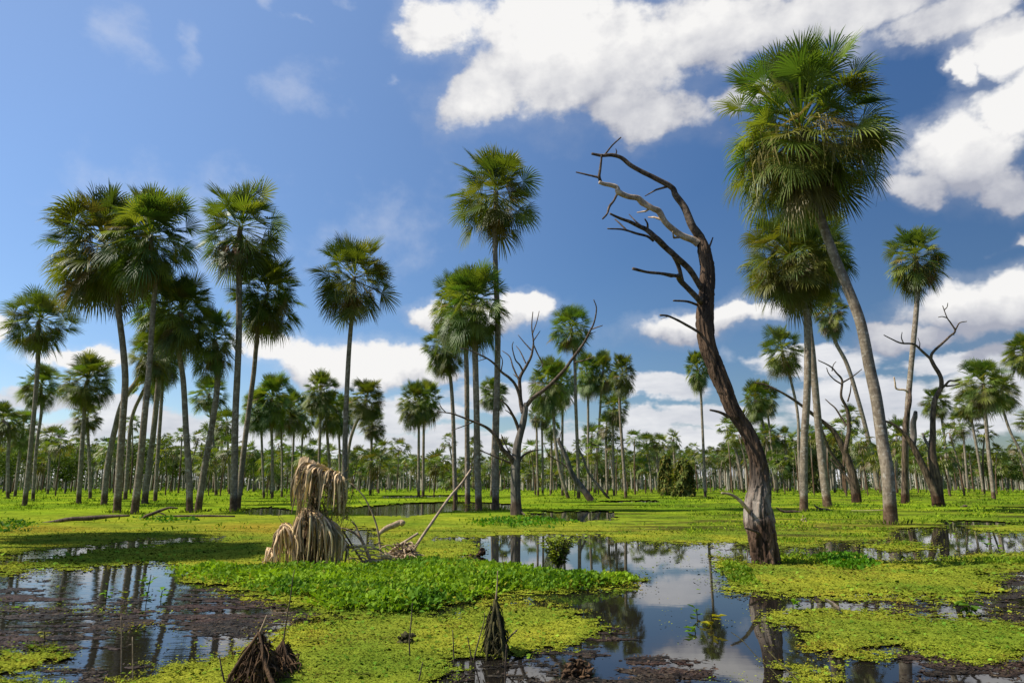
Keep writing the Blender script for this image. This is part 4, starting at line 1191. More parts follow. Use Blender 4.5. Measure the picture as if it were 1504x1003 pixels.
# bare forked tree in the middle
Yd = ground_depth(757); rp = on_ground(759.5, 757)
e = empty("dead_tree", rp, "grey bare tree with many forked limbs among the middle palms", "dead tree")
wood("trunk", [(759.5, 761), (758, 740), (757, 715), (757, 697), (758, 675), (760, 655), (764, 638), (768, 622), (771, 605), (773, 592)], [18, 15, 14, 13.5, 13.5, 12, 10.5, 10, 9, 7], Yd, rp, "grey_wood", e, 24, 8, 0.10, 0.22, 5)
for i, (p, w_, dy) in enumerate([
    ([(772, 597), (784, 584), (797, 574), (815, 557), (830, 541), (839, 529), (850, 516), (858.7, 502), (866, 488), (872, 473), (876, 453), (872, 440)], wlin(7, 1.4, 12), -1.0),
    ([(868, 484), (876, 481), (885, 478)], wlin(2.2, 1.2, 3), -0.9), ([(845, 532), (858, 529), (872, 524)], wlin(2.5, 1.2, 3), -1),
    ([(768, 606), (765, 589), (762.5, 570), (763, 555), (771, 540), (780, 525), (782, 512), (783, 501), (781, 480), (782.6, 458)], wlin(7, 1.3, 10), 0.4),
    ([(783, 501), (788, 494), (793.4, 486)], wlin(2.2, 1.0, 3), 0.2), ([(782, 490), (788, 474), (792, 457)], wlin(2, 1.0, 3), 0.5),
    ([(780, 514), (770, 503), (761, 492)], wlin(2.4, 1.1, 3), 0.2), ([(783, 505), (790, 520), (797, 535), (790, 545)], wlin(2.4, 1.1, 4), 0),
    ([(768, 545), (763, 536), (757, 528), (752, 510), (754, 502)], wlin(3, 1.1, 5), -0.3), ([(763, 560), (754, 540), (748, 524), (737.5, 515)], wlin(3.2, 1.1, 4), 0.6),
    ([(772, 533), (764, 516), (758, 508)], wlin(2.4, 1, 3), 0.5),
    ([(766, 592), (759, 569), (748, 556), (736, 545), (726, 534), (715.5, 526), (698, 518), (685, 513), (675, 511)], wlin(5, 1.3, 9), -0.5),
    ([(715, 526), (709, 528), (700, 531)], wlin(1.8, 1, 3), -0.5), ([(736, 545), (738, 530), (734, 520)], wlin(2, 1, 3), -0.5),
    ([(765, 640), (759, 622), (753, 609), (745, 597), (736, 588)], wlin(6, 2, 5), -0.4), ([(754, 612), (748, 606), (742, 602)], wlin(2.2, 1.2, 3), -0.2),
    ([(756, 684), (750, 672), (739, 660), (732, 648), (725.7, 640), (718, 632), (709, 625), (695, 619), (681.6, 613), (662, 607), (644, 605)], wlin(8, 1.4, 11), -0.7),
    ([(685, 614), (684, 604), (687, 595)], wlin(1.6, 0.9, 3), -0.4), ([(694, 620), (680, 626), (663, 632)], wlin(2, 1, 3), -0.6),
    ([(655, 606), (648, 598), (645, 592)], wlin(1.7, 1, 3), -0.6),
    ([(750, 680), (728, 671), (705, 661)], wlin(3.5, 1.3, 3), -0.3), ([(750, 668), (742, 652), (736, 638)], wlin(2.4, 1.1, 3), -0.3),
    ([(762, 676), (772, 666), (783, 662), (796, 660)], wlin(4, 1.4, 4), 0.6), ([(758, 745), (766, 752), (772, 757)], wlin(4, 2, 3), -0.3),
]):
    wood("branch", p, w_, Yd, rp, "branch", e, 7, 5, 0.12, 0, 40 + i, dy)

# forked dead tree on the right, two stems from one foot
Yd = ground_depth(745); rp = on_ground(1379, 745)
e = empty("dead_tree", rp, "twin-stemmed dead tree with a broken stub and forked top on the meadow", "dead tree")
wood("trunk", [(1379, 749), (1377.5, 730), (1375.6, 707), (1372, 685), (1369, 664), (1370, 640), (1370, 621), (1371, 600), (1374, 585), (1383, 568)], [18, 15, 13, 11.5, 10.5, 8, 7.5, 7, 7, 6], Yd, rp, "old_bark", e, 20, 8, 0.12, 0.2, 7)
wood("trunk", [(1377, 738), (1371, 718), (1356, 685.5), (1346, 665), (1338, 650), (1328, 637), (1316, 626), (1305, 620), (1296.6, 617)], [14, 11, 9.5, 8.5, 7.5, 5, 4, 3.5, 2.5], Yd - 0.1, rp, "old_bark", e, 16, 8, 0.14, 0.2, 8)
for i, (p, w_, dy) in enumerate([
    ([(1383, 570), (1379, 553), (1372, 536), (1366.6, 526)], [6.5, 6, 5.5, 5], 0),
    ([(1367, 527), (1356, 517), (1341.5, 506), (1323.5, 504), (1310, 498), (1298, 492)], wlin(4.5, 1.4, 6), 0.5), ([(1327, 504), (1324, 496), (1325, 488)], wlin(2, 1, 3), 0.3),
    ([(1367, 527), (1370, 517), (1384.5, 504), (1395, 494), (1402.5, 486), (1397, 475), (1391, 466), (1384.5, 449)], wlin(4.5, 1.2, 8), -0.5),
    ([(1402, 487), (1406, 480), (1410, 474), (1420, 472)], wlin(2.6, 1.2, 4), -0.3), ([(1391, 467), (1384, 465), (1378, 466)], wlin(1.8, 1, 3), -0.4), ([(1387, 455), (1391, 451), (1392, 445)], wlin(1.6, 0.9, 3), -0.4),
    ([(1382, 571), (1389, 565), (1395, 560), (1403, 559), (1411, 557)], wlin(4, 2, 5), -0.3), ([(1390, 567), (1400, 566), (1410, 563)], wlin(3, 1.5, 3), 0.2),
    ([(1340, 655), (1341, 640), (1341.5, 621), (1343, 612), (1345, 604)], [9, 9, 8, 7, 5], 0), ([(1368, 660), (1360, 648), (1355, 636)], wlin(5, 3, 3), 0.3),
]):
    wood("branch", p, w_, Yd, rp, "grey_wood" if i in (9, 10) else "branch", e, 8, 5, 0.14, 0, 80 + i, dy)

# twisted dead tree behind the pale trunks
Yd = ground_depth(739); rp = on_ground(1259, 739)
e = empty("dead_tree", rp, "twisted dead tree with long limb sweeping left behind two pale palm trunks", "dead tree")
wood("trunk", [(1259, 743), (1257, 722), (1252, 696), (1247, 680), (1241, 664), (1233, 648), (1223, 632), (1212, 622), (1201.5, 614), (1187, 603), (1171, 590.6), (1156, 581), (1141.5, 573), (1124, 565), (1108.6, 562)], [14, 12.5, 12, 10.5, 9.5, 8, 7, 6, 5.5, 5, 4, 3.5, 3, 2.5, 2], Yd, rp, "old_bark", e, 18, 7, 0.12, 0.2, 9)
for i, (p, w_, dy) in enumerate([
    ([(1243, 668), (1240, 655), (1246, 632), (1246, 615), (1244.6, 599), (1239, 587), (1235.6, 578), (1237, 558), (1229, 548), (1219.5, 538), (1201.5, 529)], wlin(7, 1.5, 11), -0.5),
    ([(1236, 564), (1226, 558), (1217.7, 549), (1214, 540)], wlin(2.4, 1.2, 4), -0.4), ([(1237, 562), (1252, 553), (1266, 542)], wlin(2.6, 1.2, 3), -0.5), ([(1245, 590), (1249, 575), (1250, 563)], wlin(2.4, 1.2, 3), -0.4),
    ([(1243, 625), (1235, 610), (1226.6, 599), (1218, 592), (1212, 586)], wlin(3.2, 1.2, 5), 0.5), ([(1250, 712), (1240, 695), (1230, 684), (1220, 674)], wlin(4.5, 2, 4), 0.4), ([(1203, 616), (1210, 640), (1222, 665), (1240, 690)], wlin(3, 5, 4), 0.3),
    ([(1222, 545), (1224, 536), (1228, 531)], wlin(1.6, 0.9, 3), -0.5), ([(1142, 573), (1130, 570), (1122, 571)], wlin(2, 1.2, 3), -0.4),
]):
    wood("branch", p, w_, Yd, rp, "branch", e, 7, 5, 0.12, 0, 110 + i, dy)

# thin dead stem against the ball-crowned palm
Yd = ground_depth(740); rp = on_ground(1328, 740)
e = empty("dead_tree", rp, "thin dark dead stem with one snapped side branch against the ball-crowned palm", "dead tree")
wood("trunk", [(1328, 743), (1328, 700), (1328, 660), (1330, 620), (1334, 590), (1336, 570)], [9, 8, 8, 7, 6, 4], Yd - 0.3, rp, "old_bark", e, 10, 6, 0.12, 0.1, 12)
wood("branch", [(1335, 577), (1328, 573), (1318, 571), (1315, 562), (1313, 553.5)], wlin(3.5, 2, 5), Yd - 0.3, rp, "pale_branch", e, 8, 5, 0.1, 0, 13)

# leaning dead poles in front of the dense palm group
Yd = ground_depth(737); rp = on_ground(870, 737)
e = empty("dead_tree", rp, "thick leaning dead trunk slanting left in front of the dense palm group", "dead tree")
wood("trunk", [(871, 739), (855, 716), (842, 696), (830, 670), (819, 644)], [10, 9, 8, 6.5, 5], Yd, rp, "grey_wood", e, 12, 6, 0.1, 0.2, 14)
wood("branch", [(826, 660), (822, 648), (824, 634)], wlin(3, 1.2, 3), Yd, rp, "branch", e, 6, 5, 0.1, 0, 15)
wood("branch", [(842, 696), (826, 680), (806, 668), (798, 650)], wlin(2.6, 1, 4), Yd, rp, "branch", e, 6, 5, 0.1, 0, 16)
Yd = ground_depth(733); rp = on_ground(897, 733)
e = empty("dead_tree", rp, "thin curved dead pole leaning toward the thick slanting trunk", "dead tree")
wood("trunk", [(897, 735), (884, 718), (866, 695), (856, 672), (849, 655), (847, 620)], [4, 4, 3.5, 3.5, 3, 2.5], Yd, rp, "grey_wood", e, 8, 6, 0.1, 0, 17)

# rounded broadleaf trees between the palms
def leafy_tree(label, x, y0, y1, w_, seed):
    Y = ground_depth(y1); rp = on_ground(x, y1)
    r = np.random.default_rng(seed)
    e = empty("broadleaf_tree", rp, label, "tree")
    wood("trunk", [(x, y1 + 1), (x + 1, (y0 + y1) / 2 + 6), (x - 1, (y0 * 2 + y1) / 3)], [w_ * 0.07, w_ * 0.055, w_ * 0.03], Y, rp, "grey_wood", e, 8, 4, 0.1, 0, seed)
    H = at(x, y0, Y)[2]; W_ = w_ * Y / F / 2
    ncl, nl = 46, 60
    P, c = [], []
    for k in range(ncl):
        a = r.uniform(0, 6.283); q = r.random() ** 0.5
        z = H * (0.40 + 0.55 * r.random()); lim = W_ * math.sqrt(max(0.08, 1 - ((z / H - 0.68) / 0.36) ** 2))
        cc = np.array([math.cos(a) * q * lim, math.sin(a) * q * lim, z])
        P.append(cc + r.normal(0, 1, (nl, 3)) * W_ * [0.15, 0.15, 0.10])
        c.append(np.tile(np.array([0.070, 0.105, 0.018]) * r.uniform(0.5, 1.5), (nl, 1)))
    P = np.concatenate(P); c = np.concatenate(c)
    n = len(P)
    D = r.normal(0, 1, (n, 3)); D[:, 2] -= 0.2
    L = r.uniform(0.16, 0.34, n)
    V, Fq = leaf_quads(P, D, r.normal(0, 1, (n, 3)) + [0, 0, 0.8], L, L * 0.6, 0.1, 0.1)
    link("crown", np_mesh("crown", V, Fq, np.repeat(c, 4, 0)), M["leafy"], e)


leafy_tree("dark rounded broadleaf tree behind the base of the tall palm cluster", 204, 652, 724, 56, 501)
leafy_tree("smaller rounded broadleaf tree right of the dark one in the tall cluster's gap", 252, 660, 723, 44, 502)
leafy_tree("low dark bushy tree between the bushy palm and the small distant palm", 96, 668, 725, 52, 503)
leafy_tree("dense dark bushy tree behind the two picture-edge palms", 14, 660, 725, 60, 504)
leafy_tree("rounded green tree right behind the solitary slender palm trunk", 528, 662, 722, 40, 505)
leafy_tree("low round tree between the dark row and the twin-trunked palm", 372, 664, 723, 50, 506)
leafy_tree("low spreading tree behind the straight pale palm's foot", 1160, 672, 722, 46, 507)
leafy_tree("rounded tree at the foot of the little right-edge palms", 1480, 668, 723, 50, 508)

# vine-covered stumps
def vine_stump(x, y0, y1, w_, label, seed):
    Y = ground_depth(y1); rp = on_ground(x, y1)
    r = np.random.default_rng(seed)
    e = empty("vine_covered_stump", rp, label, "stump")
    wood("trunk", [(x, y1 + 2), (x, (y0 + y1) / 2), (x + 2, y0 + 4)], [w_ * 0.4, w_ * 0.35, w_ * 0.25], Y, rp, "grey_wood", e, 12, 6, 0.1, 0.2, seed)
    H = at(x, y0, Y)[2]; rad = w_ * Y / F / 2
    n = 2600
    z = r.uniform(0, 1, n); a = r.uniform(0, 6.283, n)
    lump = 0.45 + 1.1 * vnoise(np.cos(a) * 2 + seed, z * 4 + np.sin(a) * 2, seed)
    rr = rad * np.sqrt(np.clip(1.0 - z ** 3, 0, 1)) * lump * (0.6 + 0.4 * r.random(n)) * (1 - 0.25 * z)
    P = np.stack([rr * np.cos(a), rr * np.sin(a), z * H], -1)
    D = np.stack([np.cos(a) * 0.6, np.sin(a) * 0.6, -0.8 + r.normal(0, 0.5, n)], -1)
    Nn = np.stack([np.cos(a), np.sin(a), np.full(n, 0.6)], -1)
    L = r.uniform(0.2, 0.6, n)
    V, Fq = leaf_quads(P, D, Nn, L, L * 0.35, 0.1, 0.1)
    c = np.array([0.12, 0.15, 0.036]) * r.uniform(0.4, 1.5, (n, 1)) * np.where(r.random((n, 1)) < 0.3, np.array([[1.5, 1.0, 0.9]]), 1)
    link("foliage", np_mesh("foliage", V, Fq, np.repeat(c, 4, 0)), M["leafy"], e)


vine_stump(980, 668, 728, 20, "narrow vine-covered stump in the meadow left of its wider twin", 201)
vine_stump(1006, 672, 730, 30, "wide olive vine-covered stump in the meadow", 202)
vine_stump(1196, 664, 724, 22, "brownish vine-covered stump between two pale palm trunks", 203)

# ------------------------------------------------------------------ the dead palm stump with hanging thatch
Ys = ground_depth(835); rp = on_ground(450, 835)
e = empty("dead_palm", rp, "collapsed dead palm with dry tan leaves hanging like thatch", "dead palm")
r = np.random.default_rng(77)
TAN = np.array([0.56, 0.40, 0.235])


def strip(mb, pts, wd, col, dy):
    """a dry pleated leaf strip hanging along pixel points"""
    P = np.array([at(px, py, Ys + d_) for (px, py), d_ in zip(pts, dy)]) - rp
    P = catmull(P, 4)
    n = len(P)
    T = np.gradient(P, axis=0); T /= np.linalg.norm(T, axis=1)[:, None] + 1e-9
    s = np.cross(T, [0, 1, 0]) * 1.0; s /= np.linalg.norm(s, axis=1)[:, None] + 1e-6
    tw = np.linspace(r.uniform(-1, 1), r.uniform(-1.6, 1.6), n)[:, None]
    nn = np.cross(s, T)
    s, nn = s * np.cos(tw) + nn * np.sin(tw), nn * np.cos(tw) - s * np.sin(tw)
    w_ = (wd * np.sin(np.linspace(0.5, 2.9, n)) ** 0.7 + 0.001)[:, None]
    V = np.stack([P + s * w_ + nn * w_ * 0.5, P - nn * w_ * 0.35, P - s * w_ + nn * w_ * 0.5], 1).reshape(-1, 3)
    Fq = np.array([(i * 3 + j, i * 3 + j + 1, i * 3 + j + 4, i * 3 + j + 3) for i in range(n - 1) for j in range(2)])
    mb.add(V, Fq, np.array(col) * np.linspace(1.08, 0.85, n).repeat(3)[:, None])


wood("trunk", [(454, 840), (456, 800), (460, 765), (464, 725), (470, 700)], [46, 38, 22, 12, 7], Ys + 0.1, rp, "peat", e, 16, 5, 0.12, 0.2, 21)
# upper leaf: a broad stiff folded blade with strips breaking off its lower edge
mb = MB()
top = catmull(np.array([[440, 677], [446, 672], [455, 675], [475, 685], [500, 697]], float), 12)
for k in range(64):          # the broad leaf's pleats, broken off at uneven lengths
    t = (k + r.random() * 0.8) / 64
    x0, y0 = top[int(t * (len(top) - 1))]
    ln = r.uniform(9, 34) * (1 - 0.45 * t) + 6
    strip(mb, [(x0 + r.uniform(-1, 1), y0 + r.uniform(-3, 2)), (x0 - 1.5, y0 + ln * 0.4), (x0 - 3, y0 + ln * 0.8), (x0 - 4 + r.uniform(-3, 2), y0 + ln * 1.05)], r.uniform(0.010, 0.019), TAN * r.uniform(0.62, 0.85) * np.array([0.95, 0.95, 0.95]), [-0.02 - 0.1 * t, -0.12 - 0.1 * t, -0.24 - 0.08 * t, -0.30 - 0.05 * t])
for k in range(120):          # strips run out from the leaf's foot along the fold, then hang
    u = r.random() ** 0.75
    hx_, hy_ = 500 + r.uniform(-3, 3), 697 + r.uniform(-3, 4)
    ex_, ey_ = 443 + r.uniform(-3, 4), 676 + r.uniform(-2, 6)
    q = lambda v: (hx_ + (ex_ - hx_) * v, hy_ + (ey_ - hy_) * v)
    ln = r.uniform(26, 78) * (0.70 + 0.4 * u); dx = -r.uniform(0, 16) * (0.4 + u)
    d0 = r.uniform(-0.40, 0.02); e0, e1, e2 = q(u * 0.35), q(u * 0.8), q(u)
    kk_ = r.uniform(-2.5, 2.5)
    strip(mb, [e0, (e1[0], e1[1] - 1), (e2[0] - 2, e2[1] + ln * 0.10), (e2[0] + dx * 0.5 + kk_, e2[1] + ln * 0.45), (e2[0] + dx + kk_, e2[1] + ln)], r.uniform(0.006, 0.015), TAN * r.choice([0.45, 0.8, 1.1, 1.45]), [-0.05, d0 * 0.6, d0, d0, d0 + r.uniform(-0.05, 0.05)])
for k in range(16):   # left shoulder falling outward
    x0 = 444 + r.uniform(-2, 6); y0 = 676 + r.uniform(-2, 8)
    ln = r.uniform(50, 72); dx = -r.uniform(4, 16)
    d0 = r.uniform(-0.3, 0.2)
    strip(mb, [(x0, y0), (x0 - 5 + dx * 0.3, y0 + ln * 0.2), (x0 - 4 + dx * 0.8, y0 + ln * 0.6), (x0 + dx, y0 + ln)], r.uniform(0.006, 0.018), TAN * r.choice([0.45, 0.8, 1.2, 1.6]), [d0, d0 - 0.05, d0 - 0.04, d0])
for k in range(16):   # knot of strips at the right end
    x0 = 500 + r.uniform(-4, 6); y0 = 698 + r.uniform(-3, 6); ln = r.uniform(34, 60); dx = r.uniform(-10, 10)
    d0 = r.uniform(-0.25, 0.1)
    strip(mb, [(x0, y0), (x0 + dx * 0.5 + r.uniform(-3, 5), y0 + ln * 0.18), (x0 + dx, y0 + ln * 0.6), (x0 + dx * 0.8, y0 + ln)], r.uniform(0.006, 0.017), TAN * r.choice([0.4, 0.75, 1.1, 1.5]), [d0, d0 - 0.05, d0 - 0.04, d0])
link("dead_frond", mb.mesh("dead_frond"), M["thatch"], e)
# the tangle of threads between upper and lower leaves
mb = MB()
for k in range(420):
    x0, y0 = r.uniform(440, 508), r.uniform(700, 764)
    q = [(x0, y0)]
    for s_ in range(4):
        q.append((q[-1][0] + r.normal(0, 7), q[-1][1] + r.normal(2, 7)))
    d0 = r.uniform(-0.25, 0.35)
    P = catmull(np.array([at(px, py, Ys + d0 + r.normal(0, 0.05)) for px, py in q]) - rp, 3)
    ribbon(mb, P, 0.006, np.array([0.26, 0.20, 0.09]) * r.uniform(0.5, 1.5), r)
link("fibre_tangle", mb.mesh("fibre_tangle"), M["thatch"], e)


def skirt(name, apex, dome, n, y_end, depth, wlo, whi):
    """a folded dead leaf: strips leave the apex, run over the shoulder and hang raggedly to the ground"""
    mb = MB()
    dx_ = [q[0] for q in dome]; dy_ = [q[1] for q in dome]
    for k in range(n):
        xt = r.uniform(dx_[0], dx_[-1]); front = r.uniform(-0.7, 1)
        x0, y0 = apex[0] + r.uniform(-6, 6), apex[1] + r.uniform(-2, 5)
        lift = abs(front) ** 1.5 * 12
        yt = np.interp(xt, dx_, dy_) + r.uniform(-2, 5) + lift * 0.8
        ye = y_end + r.uniform(-22, 10)
        if r.random() < 0.30: ye = yt + (ye - yt) * r.uniform(0.3, 0.8)
        ln = ye - yt
        d = -depth * front
        sg = np.sign(xt - apex[0])
        w1, w2 = r.normal(0, 2.0), r.normal(0, 3.0)
        strip(mb, [(x0, y0), (x0 + (xt - x0) * 0.55, y0 + (yt - y0) * 0.40 - 1.5), (xt, yt), (xt + sg * 2 + w1, yt + ln * 0.3), (xt + sg * 1.5 + w1 + w2 * 0.5, yt + ln * 0.65), (xt + w1 + w2, ye)],
              r.uniform(wlo, whi), TAN * r.choice([0.3, 0.6, 1.0, 1.35, 1.6]) * np.array([1, r.uniform(0.93, 1.03), r.uniform(0.85, 1.1)]), [0, d * 0.5, d * 0.9, d, d * 1.02, d + r.uniform(-0.05, 0.05)])
    return link(name, mb.mesh(name), M["thatch"], e)


skirt("dead_frond", (449, 748), [(428, 782), (432, 772), (439, 757), (448, 747), (460, 750), (475, 757), (490, 767), (502, 780), (510, 800)], 180, 834, 0.36, 0.006, 0.016)
skirt("dead_frond", (418, 770), [(400, 800), (406, 782), (412, 772), (424, 770), (436, 778)], 70, 836, 0.26, 0.006, 0.015)
skirt("dead_frond", (397, 805), [(389, 818), (392, 808), (398, 805), (404, 808)], 26, 838, 0.16, 0.006, 0.014)
mb = MB()      # loose broken strips spilling to the right
for k in range(40):
    x0, y0 = r.uniform(496, 560), r.uniform(800, 832)
    a_ = r.uniform(-0.5, 0.9); L_ = r.uniform(12, 36)
    d0 = r.uniform(-0.3, 0.4)
    strip(mb, [(x0, y0), (x0 + L_ * 0.5 * math.cos(a_), y0 + L_ * 0.3 * math.sin(a_) - r.uniform(0, 6)), (x0 + L_ * math.cos(a_), min(y0 + L_ * 0.5 * math.sin(a_), 836))], r.uniform(0.005, 0.013), TAN * r.uniform(0.4, 1.4), [d0, d0 - 0.02, d0])
link("loose_strips", mb.mesh("loose_strips"), M["thatch"], e)


# ------------------------------------------------------------------ sticks, logs and debris
def stick(name, label, cat, pts, w_, mat="stick", Y=None, dy=0.0, group=None, rough=0.1, side_twigs=()):
    Y = Y or ground_depth(max(p[1] for p in pts))
    i0 = int(np.argmax([p[1] for p in pts]))
    rp = at(pts[i0][0], pts[i0][1], Y); rp[2] = max(rp[2], 0)
    e_ = wood(name, pts, w_, Y, rp, mat, None, 10, 5, rough, 0, int(abs(pts[0][0])), dy)
    e_.location = tuple(rp)
    if side_twigs:
        for k, (p, ww) in enumerate(side_twigs):
            o = wood("twig", p, ww, Y, rp, mat, e_, 6, 4, rough, 0, k)
    tag(e_, label, cat, group)
    return e_


stick("pole", "long pale bare pole leaning up to the right behind the debris", "stick", [(603, 815), (616, 793), (640, 760), (660, 732), (676, 710), (692, 689)], [4.5, 4.2, 4, 3.8, 3.5, 3], "pale_branch", ground_depth(822), 0.6)
stick("stalk", "thin arching dry stalk from the debris to the thatch's top", "stick", [(560, 818), (555, 785), (549.5, 761), (537.5, 734), (527, 720), (516, 710)], wlin(3.2, 1.2, 6), "stick", ground_depth(824))
stick("stick", "dark straight stick leaning against the dead palm", "stick", [(536, 830), (520, 805), (503, 778)], wlin(3, 2.2, 3), "grey_wood", ground_depth(830))
stick("frond_stalk", "curved brown dead frond stalk bending left to the thatch", "stick", [(546, 832), (541, 815), (530, 792), (516, 780), (501, 775)], [6, 5, 4, 3, 2], "stick", ground_depth(830), 0, None, 0.1, [([(541, 815), (531, 790), (522, 772), (517, 765)], wlin(4, 1.5, 4))])
stick("log", "short thick driftwood log lying behind the debris heap", "log", [(556, 784), (566, 779), (578, 773), (588, 768), (592, 769)], [5, 8, 9, 8, 9], "stick", ground_depth(788), 0.1, None, 0.16)
stick("stick", "white peeled stick propped over the debris heap", "stick", [(561, 821), (585, 803), (600, 792), (614, 783)], wlin(4, 3.4, 4), "pale_branch", ground_depth(824))
stick("log", "long flat brown log on the mud bank under the tall cluster", "log", [(38, 771), (70, 767), (105, 763), (130, 760), (160, 758), (190, 757)], [3, 4, 6, 7, 5, 3], "grey_wood", ground_depth(768), 0, None, 0.15)
stick("fallen_branch", "fallen curved branch arching over the meadow under the tall cluster", "branch", [(208, 764), (214, 758), (226, 752), (239, 748), (250, 745), (261, 746)], [3, 4, 4.5, 4, 3, 2], "grey_wood", ground_depth(764), 0, None, 0.15, [([(214, 758), (220, 763), (224, 766)], [3, 2, 1.5]), ([(226, 752), (236, 753), (244, 757)], [2.5, 2, 1.2])])
stick("log", "thin straight fallen trunk at the feet of the tall cluster", "log", [(226, 759), (255, 758), (300, 757), (345, 758)], [2, 3, 3.5, 2.5], "grey_wood", ground_depth(760))
stick("log", "pale thin log lying behind the tallest leaning palm", "log", [(1250, 750), (1275, 750), (1297, 749)], [1.6, 2.2, 1.6], "stick", ground_depth(751))
stick("fallen_branch", "dark fallen branch beside the right pale palm trunk", "branch", [(1196, 742), (1203, 747), (1214, 749), (1224, 750)], [2, 4, 4, 2], "grey_wood", ground_depth(751), 0, None, 0.2, [([(1203, 747), (1198, 752)], [2, 1])])
stick("fallen_branch", "dark dead branch lying between the dead trunk and straight palm", "branch", [(1140, 745), (1150, 751), (1165, 753), (1177, 752)], [1.5, 4, 4, 2], "grey_wood", ground_depth(754), 0, None, 0.2)
stick("log", "dark rotten log on the sunny meadow right of the twin-stemmed dead tree", "log", [(1410, 745), (1418, 743), (1426, 745)], [2, 4, 2], "grey_wood", ground_depth(746), 0, None, 0.2)
for k, (p, w_, lb) in enumerate([
    ([(667, 971), (666, 950), (665, 925)], [2.2, 1.8, 1.2], "bare upright twig in the duckweed left of the mossy cone"),
    ([(693, 971), (690, 952), (686.5, 934)], [2, 1.6, 1.0], "short leaning twig nearest the mossy cone's left foot"),
    ([(696, 968), (703, 940), (711, 914), (712, 900)], [2, 1.8, 1.4, 1.0], "taller bent twig against the mossy cone"),
    ([(722, 965), (740, 944), (760, 924)], [3.2, 2.6, 1.8], "reddish stick slanting right across the mossy cone's foot"),
    ([(742, 1003), (742.5, 970), (744, 946)], [2, 1.8, 1.2], "thin upright twig in the red mud before the mossy cone"),
    ([(614, 1004), (617, 990), (621, 972)], [2.2, 2, 1.2], "small upright twig at the corner of the red mud"),
    ([(602, 966), (601.5, 940), (604, 912), (605.5, 885)], [2, 2, 1.8, 1.0], "long thin twig rising through the small moss clump"),
    ([(331, 1006), (326, 985), (322, 962)], [2.6, 2.2, 1.4], "reddish twig bending left in front of the root tangle"),
    ([(416, 945), (421, 905), (426, 880), (430, 850), (433, 836)], [2.2, 1.8, 1.6, 1.3, 1.0], "tall thin stalk rising from the smaller root cone to the leafy bank"),
    ([(178, 986), (178.5, 950), (178, 905)], [1.6, 1.5, 1.2], "pale reed standing in the ruffled pool, shorter of two"),
    ([(195, 1000), (195, 970), (194.6, 935)], [1.8, 1.6, 1.2], "pale reed standing in the ruffled pool, nearer of two"),
]):
    stick("twig", lb, "twig", p, w_, "branch" if k not in (9, 10) else "stick", None, 0, "twigs standing in the flooded mats")


